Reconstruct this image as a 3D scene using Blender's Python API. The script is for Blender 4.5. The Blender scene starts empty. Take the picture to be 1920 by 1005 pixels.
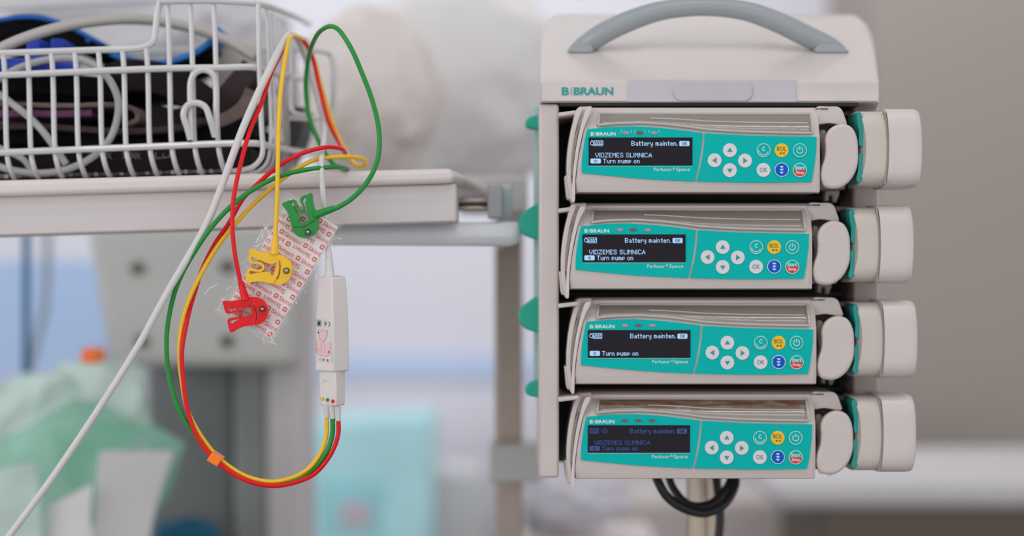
import bpy, bmesh, math
from mathutils import Vector, Matrix, noise
from mathutils.geometry import tessellate_polygon

# ------------------------------------------------------------------ camera, world, lights, exposure
PX = 0.000457                      # metres per photo pixel in the plane of the pump fronts (y = 0)
FOC = 70.0
D = 1920 * PX * FOC / 36.0         # camera distance to that plane
CH = 1.25                          # camera height above the floor
scene = bpy.context.scene
cd = bpy.data.cameras.new('camera'); cam = bpy.data.objects.new('camera', cd)
scene.collection.objects.link(cam); scene.camera = cam
cd.lens = FOC; cd.sensor_width = 36.0
cam.location = (0, -D, CH); cam.rotation_euler = (math.pi / 2, 0, 0)
cd.clip_start = 0.05; cd.clip_end = 50
cd.dof.use_dof = True; cd.dof.focus_distance = D - 0.002; cd.dof.aperture_fstop = 1.8
scene.view_settings.view_transform = 'Standard'; scene.view_settings.look = 'None'
scene.view_settings.exposure = 0.0; scene.view_settings.gamma = 1.0
scene.view_settings.use_curve_mapping = False
scene.cycles.use_denoising = True
scene.cycles.max_bounces = 10; scene.cycles.transparent_max_bounces = 16
world = bpy.data.worlds.new('world'); scene.world = world; world.use_nodes = True
bg = world.node_tree.nodes['Background']
bg.inputs[0].default_value = (0.95, 0.96, 1.0, 1)
_wn = world.node_tree; _tc0 = _wn.nodes.new('ShaderNodeTexCoord'); _sx = _wn.nodes.new('ShaderNodeSeparateXYZ')
_cr = _wn.nodes.new('ShaderNodeValToRGB'); _mr = _wn.nodes.new('ShaderNodeMapRange')      # room light: brightest from the sides, dimmer from ceiling and floor
_wn.links.new(_tc0.outputs['Generated'], _sx.inputs[0]); _wn.links.new(_sx.outputs['Z'], _mr.inputs['Value'])
_mr.inputs['From Min'].default_value = -1; _mr.inputs['From Max'].default_value = 1
for _i, (_p, _v) in enumerate(((0, .6), (.35, .9), (.5, 1.0), (.65, .92), (1.0, .42))):
    _e = _cr.color_ramp.elements[_i] if _i < 2 else _cr.color_ramp.elements.new(_p)
    _e.position = _p; _e.color = (_v * .97, _v * .97, _v, 1)
_wn.links.new(_mr.outputs[0], _cr.inputs[0]); _wn.links.new(_cr.outputs[0], bg.inputs[0])
bg.inputs[1].default_value = 1.0

def area(name, loc, target, size, sizey, power, col=(1, 1, 1)):
    l = bpy.data.lights.new(name, 'AREA'); l.shape = 'RECTANGLE'; l.size = size; l.size_y = sizey
    l.energy = power; l.color = col
    o = bpy.data.objects.new(name, l); scene.collection.objects.link(o); o.location = loc
    o.rotation_euler = (Vector(target) - Vector(loc)).to_track_quat('-Z', 'Y').to_euler()
    return o
area('ceiling_strip_light', (-0.1, -1.15, 2.75), (-0.1, -1.15, 0), 1.5, 0.05, 4.2, (1.0, 0.965, 0.94))
area('ceiling_strip_light', (0.5, -0.55, 2.75), (0.5, -0.55, 0), 1.3, 0.05, 3.6, (1.0, 0.965, 0.94))
area('window_daylight', (-2.6, -2.2, 1.9), (0.1, 0.2, 1.2), 1.6, 1.4, 20, (0.93, 0.96, 1.0))
area('rear_fill_light', (0.0, 1.5, 2.6), (-0.2, 2.55, 1.0), 2.2, 0.5, 14, (1.0, 0.98, 0.97))  # added fill lamp that brightens the back wall, no window here

# ------------------------------------------------------------------ helpers
def W(px, py, y=0.0):
    k = PX * (D + y) / D
    return Vector(((px - 960) * k, y, CH + (502.5 - py) * k))

def lin(h):
    h = h.lstrip('#'); r = [int(h[i:i + 2], 16) / 255 for i in (0, 2, 4)]
    return tuple(c / 12.92 if c <= .04045 else ((c + .055) / 1.055) ** 2.4 for c in r) + (1,)

MATS = {}
def mat(name, col, rough=0.5, metal=0.0, var=0.04, scale=40, bump=0.0, bscale=200, alpha=None, coat=0.0, emit=0.0, spec=0.5, sub=0.0):
    if name in MATS: return MATS[name]
    m = bpy.data.materials.new(name); m.use_nodes = True; nt = m.node_tree
    b = nt.nodes['Principled BSDF']
    b.inputs['Roughness'].default_value = rough; b.inputs['Metallic'].default_value = metal
    b.inputs['Coat Weight'].default_value = coat
    b.inputs['Specular IOR Level'].default_value = spec
    if sub: b.inputs['Subsurface Weight'].default_value = sub; b.inputs['Subsurface Scale'].default_value = 0.01
    c = lin(col)
    n = nt.nodes.new('ShaderNodeTexNoise'); n.inputs['Scale'].default_value = scale; n.inputs['Detail'].default_value = 3
    tc = nt.nodes.new('ShaderNodeTexCoord'); nt.links.new(tc.outputs['Object'], n.inputs['Vector'])
    r = nt.nodes.new('ShaderNodeMapRange')
    r.inputs['To Min'].default_value = 1 - var; r.inputs['To Max'].default_value = 1 + var
    nt.links.new(n.outputs['Fac'], r.inputs['Value'])
    mx = nt.nodes.new('ShaderNodeVectorMath'); mx.operation = 'SCALE'; mx.inputs[0].default_value = c[:3]
    nt.links.new(r.outputs['Result'], mx.inputs['Scale']); nt.links.new(mx.outputs['Vector'], b.inputs['Base Color'])
    if emit:
        nt.links.new(mx.outputs['Vector'], b.inputs['Emission Color']); b.inputs['Emission Strength'].default_value = emit
    if bump:
        n2 = nt.nodes.new('ShaderNodeTexNoise'); n2.inputs['Scale'].default_value = bscale; n2.inputs['Detail'].default_value = 4
        nt.links.new(tc.outputs['Object'], n2.inputs['Vector'])
        bp = nt.nodes.new('ShaderNodeBump'); bp.inputs['Strength'].default_value = bump; bp.inputs['Distance'].default_value = 0.002
        nt.links.new(n2.outputs['Fac'], bp.inputs['Height']); nt.links.new(bp.outputs['Normal'], b.inputs['Normal'])
    if alpha is not None:
        tr = nt.nodes.new('ShaderNodeBsdfTransparent'); tr.inputs[0].default_value = (1, 1, 1, 1)
        mix = nt.nodes.new('ShaderNodeMixShader'); mix.inputs[0].default_value = alpha
        nt.links.new(tr.outputs[0], mix.inputs[1]); nt.links.new(b.outputs[0], mix.inputs[2])
        nt.links.new(mix.outputs[0], nt.nodes['Material Output'].inputs[0])
    MATS[name] = m; return m

def clear(name, tint, gloss=0.08, rough=0.05, bump=0.0, bscale=60, edge=1.0):
    """clear plastic: tinted transparency under a fresnel gloss"""
    if name in MATS: return MATS[name]
    m = bpy.data.materials.new(name); m.use_nodes = True; nt = m.node_tree; nt.nodes.remove(nt.nodes['Principled BSDF'])
    tr = nt.nodes.new('ShaderNodeBsdfTransparent'); tr.inputs[0].default_value = lin(tint)
    gl = nt.nodes.new('ShaderNodeBsdfGlossy'); gl.inputs['Roughness'].default_value = rough
    fr = nt.nodes.new('ShaderNodeFresnel'); fr.inputs[0].default_value = 1.5
    mr = nt.nodes.new('ShaderNodeMath'); mr.operation = 'MULTIPLY_ADD'; mr.inputs[1].default_value = edge; mr.inputs[2].default_value = gloss
    nt.links.new(fr.outputs[0], mr.inputs[0])
    mix = nt.nodes.new('ShaderNodeMixShader'); nt.links.new(mr.outputs[0], mix.inputs[0])
    nt.links.new(tr.outputs[0], mix.inputs[1]); nt.links.new(gl.outputs[0], mix.inputs[2])
    n = nt.nodes.new('ShaderNodeTexNoise'); n.inputs['Scale'].default_value = bscale
    tc = nt.nodes.new('ShaderNodeTexCoord'); nt.links.new(tc.outputs['Object'], n.inputs['Vector'])
    bp = nt.nodes.new('ShaderNodeBump'); bp.inputs['Strength'].default_value = bump + 0.02; bp.inputs['Distance'].default_value = 0.003
    nt.links.new(n.outputs['Fac'], bp.inputs['Height']); nt.links.new(bp.outputs['Normal'], gl.inputs['Normal'])
    nt.links.new(mix.outputs[0], nt.nodes['Material Output'].inputs[0])
    MATS[name] = m; return m

def props(o, label=None, cat=None, group=None, kind=None):
    if label: o['label'] = label
    if cat: o['category'] = cat
    if group: o['group'] = group
    if kind: o['kind'] = kind
    return o

def thing(name, label, cat, loc, group=None, kind=None):
    o = bpy.data.objects.new(name, None); o.empty_display_size = 0.02
    scene.collection.objects.link(o); o.location = loc
    return props(o, label, cat, group, kind)

def F(root):                        # pixel frame of a thing: photo pixel + depth -> the thing's own coordinates
    loc = Vector(root.location)
    return lambda px, py, y=0.0: W(px, py, y) - loc

def link(name, vs, fs, m, parent=None, bevel=0.0, seg=2, smooth=True, sharp=38, solid=0.0, mats=None, fmat=None):
    vs = [Vector(v) for v in vs]; off = Vector((0, 0, 0))
    if parent is None:
        xs = [v.x for v in vs]; ys = [v.y for v in vs]; zs = [v.z for v in vs]
        off = Vector(((min(xs) + max(xs)) / 2, (min(ys) + max(ys)) / 2, min(zs)))
    me = bpy.data.meshes.new(name); me.from_pydata([v - off for v in vs], [], fs)
    for q in (mats or [m]): me.materials.append(q)
    if fmat:
        for p, k in zip(me.polygons, fmat): p.material_index = k
    bm = bmesh.new(); bm.from_mesh(me); bmesh.ops.recalc_face_normals(bm, faces=bm.faces); bm.to_mesh(me); bm.free()
    if smooth:
        me.polygons.foreach_set('use_smooth', [True] * len(me.polygons)); me.set_sharp_from_angle(angle=math.radians(sharp))
    o = bpy.data.objects.new(name, me); scene.collection.objects.link(o); o.location = off
    if parent: o.parent = parent
    if solid:
        s = o.modifiers.new('solidify', 'SOLIDIFY'); s.thickness = solid; s.offset = 0
    if bevel:
        b = o.modifiers.new('bevel', 'BEVEL'); b.width = bevel; b.segments = seg; b.limit_method = 'ANGLE'; b.angle_limit = math.radians(40)
    return o

def spline(pts, n=8, closed=False):
    P = [Vector(p) for p in pts]; out = []; N = len(P)
    rng = range(N if closed else N - 1)
    for i in rng:
        p0 = P[i - 1] if (closed or i > 0) else P[0] * 2 - P[1]
        p1 = P[i]; p2 = P[(i + 1) % N]
        p3 = P[(i + 2) % N] if (closed or i + 2 < N) else P[-1] * 2 - P[-2]
        # centripetal Catmull-Rom
        t01 = max((p1 - p0).length, 1e-9) ** .5; t12 = max((p2 - p1).length, 1e-9) ** .5; t23 = max((p3 - p2).length, 1e-9) ** .5
        m1 = (p2 - p1) + t12 * ((p1 - p0) / t01 - (p2 - p0) / (t01 + t12))
        m2 = (p2 - p1) + t12 * ((p3 - p2) / t23 - (p3 - p1) / (t12 + t23))
        a = 2 * (p1 - p2) + m1 + m2; b = -3 * (p1 - p2) - 2 * m1 - m2
        for k in range(n):
            t = k / n; out.append(a * t ** 3 + b * t ** 2 + m1 * t + p1)
    if not closed: out.append(P[-1])
    return out

def tube_geo(path, r, sides=10, closed=False, cap=True, flat=1.0, base=0):
    """r: number or list; flat scales the second axis"""
    n = len(path); R = r if isinstance(r, (list, tuple)) else [r] * n
    if len(R) != n: R = [R[min(int(i * len(R) / n), len(R) - 1)] + 0 for i in range(n)]
    vs, fs = [], []; up = None
    for i in range(n):
        a = path[(i - 1) % n] if (closed or i > 0) else path[i]; b = path[(i + 1) % n] if (closed or i < n - 1) else path[i]
        t = (b - a).normalized()
        if up is None:
            up = Vector((0, -1, 0)) if abs(t.y) < .9 else Vector((0, 0, 1))
        up = (up - t * up.dot(t)).normalized(); side = t.cross(up)
        for k in range(sides):
            an = 2 * math.pi * k / sides
            vs.append(path[i] + (side * math.cos(an) + up * math.sin(an) * flat) * R[i])
    for i in range(n if closed else n - 1):
        for k in range(sides):
            a = i * sides + k; b = i * sides + (k + 1) % sides; j = (i + 1) % n
            fs.append([base + q for q in (a, b, j * sides + (k + 1) % sides, j * sides + k)])
    if cap and not closed:
        fs.append([base + k for k in range(sides)][::-1]); fs.append([base + (n - 1) * sides + k for k in range(sides)])
    return vs, fs

def tube(name, pts, r, m, parent=None, fr=W, sides=10, n=8, closed=False, smoothpath=True, flat=1.0):
    P = [fr(*p) for p in pts]
    path = spline(P, n, closed) if smoothpath else P
    if isinstance(r, (list, tuple)):
        L = len(path); rr = []
        for i in range(L):
            t = i / (L - 1) * (len(r) - 1); k = min(int(t), len(r) - 2); rr.append(r[k] * (1 - (t - k)) + r[k + 1] * (t - k))
        r = rr
    vs, fs = tube_geo(path, r, sides, closed, flat=flat)
    return link(name, vs, fs, m, parent)

def multi_tube(name, paths, r, m, parent=None, fr=W, sides=8, n=8):
    V, Fc = [], []
    for q in paths:
        pts = q[0] if isinstance(q, tuple) else q; sm = q[1] if isinstance(q, tuple) else True
        P = [fr(*p) for p in pts]; path = spline(P, n) if sm else P
        vs, fs = tube_geo(path, r, sides, base=len(V)); V += vs; Fc += fs
    return link(name, V, Fc, m, parent)

def slab(name, pts, y0, y1, m, parent=None, fr=W, bevel=0.0, seg=2, holes=(), smooth=True, sharp=38, dx=None):
    """polygon in photo pixels (at depth y0) extruded straight back to y1"""
    loops = [list(pts)] + [list(h) for h in holes]
    L3 = [[fr(p[0], p[1], y0) for p in l] for l in loops]
    flat = [v for l in L3 for v in l]; n = len(flat); dv = Vector((0, y1 - y0, 0))
    back = [v + dv for v in flat]
    if dx:
        back = [v + Vector((dx.get(i, 0), 0, 0)) for i, v in enumerate(back)]
    fs = []
    if len(loops) == 1:
        fs.append(list(range(n))); fs.append(list(range(n, 2 * n))[::-1])
    else:
        for t in tessellate_polygon([[Vector((v.x, v.z, 0)) for v in l] for l in L3]):
            fs.append(list(t)); fs.append([i + n for i in t][::-1])
    b = 0
    for l in loops:
        k = len(l)
        for i in range(k):
            a, c = b + i, b + (i + 1) % k; fs.append([a, c, c + n, a + n])
        b += k
    return link(name, flat + back, fs, m, parent, bevel=bevel, seg=seg, smooth=smooth, sharp=sharp)

def rrect(x0, y0, x1, y1, r, n=5):
    out = []
    for cx, cy, a0 in ((x1 - r, y0 + r, -90), (x1 - r, y1 - r, 0), (x0 + r, y1 - r, 90), (x0 + r, y0 + r, 180)):
        for k in range(n + 1):
            a = math.radians(a0 + 90 * k / n); out.append((cx + r * math.cos(a), cy + r * math.sin(a)))
    return out

def ell(cx, cy, rx, ry, n=28):
    return [(cx + rx * math.cos(2 * math.pi * k / n), cy + ry * math.sin(2 * math.pi * k / n)) for k in range(n)]

def sp2(pts, n=6, closed=True):
    return [(v.x, v.y) for v in spline([Vector((p[0], p[1], 0)) for p in pts], n, closed)]

_tc = {}
def text_geo(body, bold=0.0):
    key = (body, bold)
    if key in _tc: return _tc[key]
    c = bpy.data.curves.new('t', 'FONT'); c.body = body; c.size = 1; c.resolution_u = 3; c.offset = bold
    o = bpy.data.objects.new('t', c); scene.collection.objects.link(o)
    dg = bpy.context.evaluated_depsgraph_get(); dg.update()
    me = bpy.data.meshes.new_from_object(o.evaluated_get(dg))
    vs = [(v.co.x, v.co.y) for v in me.vertices]; fs = [list(p.vertices) for p in me.polygons]
    bpy.data.objects.remove(o); bpy.data.curves.remove(c); bpy.data.meshes.remove(me)
    x0 = min(v[0] for v in vs); x1 = max(v[0] for v in vs); z0 = min(v[1] for v in vs); z1 = max(v[1] for v in vs)
    vs = [((v[0] - x0) / (x1 - x0), (v[1] - z0) / (z1 - z0)) for v in vs]
    _tc[key] = (vs, fs); return vs, fs

LCD = {k: v.split('|') for k, v in {'B': '####.|#...#|#...#|####.|#...#|#...#|####.', 'T': '#####|..#..|..#..|..#..|..#..|..#..|..#..', 'V': '#...#|#...#|#...#|#...#|.#.#.|.#.#.|..#..', 'I': '#|#|#|#|#|#|#', 'D': '####.|#...#|#...#|#...#|#...#|#...#|####.', 'Z': '#####|....#|...#.|..#..|.#...|#....|#####', 'E': '####|#...|#...|###.|#...|#...|####', 'M': '#...#|##.##|#.#.#|#.#.#|#...#|#...#|#...#', 'S': '.###.|#...#|#....|.###.|....#|#...#|.###.', 'L': '#...|#...|#...|#...|#...|#...|####', 'N': '#...#|##..#|##..#|#.#.#|#..##|#..##|#...#', 'C': '.###.|#...#|#....|#....|#....|#...#|.###.', 'A': '..#..|..#..|.#.#.|.#.#.|#####|#...#|#...#', 'K': '#..#|#..#|#.#.|##..|#.#.|#..#|#..#', 'O': '.##.|#..#|#..#|#..#|#..#|#..#|.##.', 'a': '....|....|.##.|...#|.###|#..#|.###', 't': '.#.|.#.|###|.#.|.#.|.#.|.##', 'e': '....|....|.##.|#..#|####|#...|.###', 'r': '...|...|#.#|##.|#..|#..|#..', 'y': '....|....|#..#|#..#|#..#|.###|...#|...#|.##.', 'm': '.....|.....|####.|#.#.#|#.#.#|#.#.#|#.#.#', 'i': '#|.|#|#|#|#|#', 'n': '....|....|###.|#..#|#..#|#..#|#..#', 'u': '....|....|#..#|#..#|#..#|#..#|.###', 'p': '....|....|###.|#..#|#..#|###.|#...', 'o': '....|....|.##.|#..#|#..#|#..#|.##.', '.': '.|.|.|.|.|.|#', ' ': '..|..|..|..|..|..|..'}.items()}

class Print:
    """flat printed marks collected into one mesh; coordinates are photo pixels on a plane y"""
    def __init__(s, fr, y): s.fr = fr; s.y = y; s.v = []; s.f = []
    def text(s, body, x0, y0, x1, y1, bold=0.0, xf=None):
        vs, fs = text_geo(body, bold); b = len(s.v)
        for u, w in vs:
            p = (x0 + u * (x1 - x0), y1 - w * (y1 - y0))
            if xf: p = xf(*p)
            s.v.append(s.fr(p[0], p[1], s.y))
        s.f += [[b + i for i in q] for q in fs]; return s
    def poly(s, pts, xf=None):
        b = len(s.v)
        for p in pts:
            if xf: p = xf(*p)
            s.v.append(s.fr(p[0], p[1], s.y))
        s.f.append([b + i for i in range(len(pts))]); return s
    def dots(s, body, x0, y0, x1, y1, fat=1.0):
        W_ = sum(len(LCD[c][0]) + 1 for c in body) - 1; cw = (x1 - x0) / W_; ch = (y1 - y0) / 7; x = x0
        for c in body:
            g = LCD[c]
            for r_, row in enumerate(g):
                k = 0
                while k < len(row):
                    if row[k] == '#':
                        j = k
                        while j < len(row) and row[j] == '#': j += 1
                        e = (fat - 1) / 2
                        s.poly([(x + (k - e) * cw, y0 + (r_ - e) * ch), (x + (j + e) * cw, y0 + (r_ - e) * ch), (x + (j + e) * cw, y0 + (r_ + 1 + e) * ch), (x + (k - e) * cw, y0 + (r_ + 1 + e) * ch)]); k = j
                    else: k += 1
            x += (len(g[0]) + 1) * cw
        return s
    def ring(s, cx, cy, r0, r1, a0=0, a1=360, n=32):
        b = len(s.v)
        for k in range(n + 1):
            a = math.radians(a0 + (a1 - a0) * k / n)
            for r in (r0, r1): s.v.append(s.fr(cx + r * math.cos(a), cy + r * math.sin(a), s.y))
        for k in range(n): s.f.append([b + 2 * k, b + 2 * k + 1, b + 2 * k + 3, b + 2 * k + 2])
        return s
    def line(s, x0, y0, x1, y1, w):
        d = Vector((x1 - x0, y1 - y0)).normalized() * w / 2; nx, ny = -d.y, d.x
        return s.poly([(x0 + nx, y0 + ny), (x1 + nx, y1 + ny), (x1 - nx, y1 - ny), (x0 - nx, y0 - ny)])
    def build(s, name, m, parent): return link(name, s.v, s.f, m, parent, smooth=False)

def loft(name, rings, m, parent, caps=True, bevel=0.0, sharp=38):
    n = len(rings[0]); V = [v for r in rings for v in r]; fs = []
    for i in range(len(rings) - 1):
        for k in range(n):
            a = i * n + k; b = i * n + (k + 1) % n; fs.append([a, b, b + n, a + n])
    if caps:
        fs.append(list(range(n))[::-1]); fs.append([(len(rings) - 1) * n + k for k in range(n)])
    return link(name, V, fs, m, parent, bevel=bevel, sharp=sharp)

def interp(tab, x):
    if x <= tab[0][0]: return tab[0][1]
    for (a, b), (c, d) in zip(tab, tab[1:]):
        if x <= c: return b + (d - b) * (x - a) / (c - a)
    return tab[-1][1]

def patch(name, c, m, parent=None, n=24, amp=0.01, fscale=8, seed=0, thick=0.002, fr=W):
    """crumpled rectangular sheet through four (px, py, y) corners"""
    P = [fr(*q) for q in c]; V = []; fs = []
    for j in range(n + 1):
        for i in range(n + 1):
            u, v = i / n, j / n
            p = (P[0] * (1 - u) + P[1] * u) * (1 - v) + (P[3] * (1 - u) + P[2] * u) * v
            d = noise.noise_vector(p * fscale + Vector((seed * 7.3, seed, 0))) + noise.noise_vector(p * fscale * 2.7 + Vector((seed, 5, 0))) * .4
            V.append(p + d * amp)
    for j in range(n):
        for i in range(n):
            a = j * (n + 1) + i; fs.append([a, a + 1, a + n + 2, a + n + 1])
    return link(name, V, fs, m, parent, solid=thick, sharp=60)

def blob(name, c, r, m, parent=None, amp=0.1, fscale=4, seed=0, sub=5):
    bm = bmesh.new(); bmesh.ops.create_icosphere(bm, subdivisions=sub, radius=1)
    for v in bm.verts:
        d = v.co.normalized()
        k = 1 + amp * noise.noise(d * fscale + Vector((seed, 0, 0))) + amp * .7 * (abs(noise.noise(d * fscale * 2.2 + Vector((0, seed, 0)))) - .3)
        v.co = Vector((d.x * r[0], d.y * r[1], d.z * r[2])) * k + Vector(c)
    V = [v.co.copy() for v in bm.verts]; fs = [[q.index for q in f.verts] for f in bm.faces]; bm.free()
    return link(name, V, fs, m, parent, sharp=80)

# ------------------------------------------------------------------ materials
M_plastic = mat('warm_white_plastic', '#cbc0bb', .42, var=.02, bump=.05, bscale=900)
M_plastic2 = mat('pale_plastic', '#d0c7c4', .34, var=.02)
M_beige = mat('beige_plastic', '#c9bfb6', .5, var=.03, bump=.05, bscale=900)
M_recess = mat('dark_beige_plastic', '#958b81', .5, var=.03)  # darker beige for recesses, grooves, stems and the seam
M_teal = mat('teal_membrane', '#00b4ae', .45, var=.015, coat=0, spec=.1)
M_teal_lever = mat('teal_plastic', '#078a84', .3, var=.03)
M_green_lever = mat('green_plastic', '#00ac90', .4, var=.03)
M_black = mat('black_plastic', '#101312', .45, var=.1)
M_display = mat('display_glass', '#17131c', .15, var=.05, coat=0, spec=.2)
M_lcd = mat('lcd_lit_blue', '#9cc3ea', .5, var=.02, emit=.4)
M_lcd_dim = mat('lcd_dim_blue', '#2a478f', .5, var=.03, emit=.15)
M_print = mat('white_print', '#d5ebe8', .5, var=.01)
M_tealprint = mat('teal_print', '#1d9a97', .5, var=.01)
M_key = mat('white_key', '#dcd6da', .45, var=.01)
M_yellowkey = mat('yellow_key', '#f6c232', .45, var=.02, spec=.2)
M_bluekey = mat('blue_key', '#0a58c8', .4, var=.02, spec=.12)
M_redkey = mat('red_key', '#e03238', .45, var=.02, spec=.15)
M_darkprint = mat('dark_print', '#4d6a3a', .5)
M_ledpink = mat('led_pink', '#a98f9e', .3)
M_leddark = mat('led_dark', '#6b5149', .3)
M_handle = mat('grey_handle_plastic', '#959b9f', .3, var=.03)
M_lens = mat('lilac_lens', '#bcb8be', .25, var=.02, coat=.3)
M_wire = mat('white_coated_wire', '#c8c7c7', .3, var=.03, coat=.3)
M_steel = mat('brushed_steel', '#9b8f86', .28, metal=.9, var=.1)
M_chrome = mat('chrome', '#c8c8c8', .15, metal=1.0)
M_red = mat('red_rubber', '#df0c18', .3, var=.03, spec=.3)
M_green = mat('green_rubber', '#1f8a38', .3, var=.03, spec=.35)
M_yellow = mat('yellow_rubber', '#efbc1c', .35, var=.03)
M_orange = mat('orange_plastic', '#ff7d12', .4, var=.03)
M_cable = mat('white_cable_rubber', '#cfcccb', .4, var=.02)
M_glass = mat('clear_smoky_plastic', '#a69c92', .12, var=.03, alpha=.5, spec=1.0, coat=1.0)
M_rim_highlight = mat('clear_rim_highlight', '#d0cac5', .15, var=.02, alpha=.75)
M_tray = mat('syringe_tray_plastic', '#a0958a', .45, var=.05)

# ------------------------------------------------------------------ room
def box(name, x0, x1, y0, y1, z0, z1, m, parent=None, bevel=0.0):
    o = Vector(parent.location) if parent else Vector()
    V = [Vector((x, y, z)) - o for x in (x0, x1) for y in (y0, y1) for z in (z0, z1)]
    fs = [(0, 1, 3, 2), (4, 6, 7, 5), (0, 4, 5, 1), (2, 3, 7, 6), (0, 2, 6, 4), (1, 5, 7, 3)]
    return link(name, V, fs, m, parent, bevel=bevel)
def structure(o): o['kind'] = 'structure'; return o

M_wall = mat('lavender_white_paint', '#dcdce6', .7, var=.02, scale=3)
M_wall2 = mat('taupe_paint', '#9c948d', .75, var=.03, scale=2)
M_floor = mat('grey_vinyl', '#8f8c88', .5, var=.05, scale=6)
structure(box('wall_back', -3.0, 3.0, 2.6, 2.7, 0, 2.9, M_wall))
wr0 = W(1648, 500, 2.0).x
structure(box('wall_right', wr0, 3.0, 2.0, 2.6, 0, 2.9, M_wall2, bevel=.01))
structure(box('floor', -3.0, 3.0, -2.6, 2.6, -0.05, 0, M_floor))
a = W(0, 715, 2.57); b = W(0, 664, 2.57)
structure(box('trim_1', -3.0, wr0 - .02, 2.59, 2.6, a.z, b.z, mat('pale_blue_rail', '#bfcfec', .5), bevel=.005))
a = W(1592, 0, 2.5).x; b = W(1634, 0, 2.5).x
structure(box('trim_2', a, b, 2.5, 2.6, 0, 2.9, mat('blue_grey_paint', '#7088a8', .6)))

# ------------------------------------------------------------------ syringe pumps
TT = [(1090, 246), (1101, 243), (1140, 239), (1190, 237.5), (1240, 240.5), (1280, 245), (1318, 250), (1360, 252.5), (1400, 254.5), (1460, 256), (1531, 257)]
TB = [(1090, 325), (1120, 328), (1160, 332), (1200, 335.5), (1240, 338), (1304, 341), (1400, 343), (1450, 343), (1521, 342)]
XL = [(197, 1086), (209, 1097), (240, 1091), (290, 1080), (340, 1074), (363, 1077)]

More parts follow.
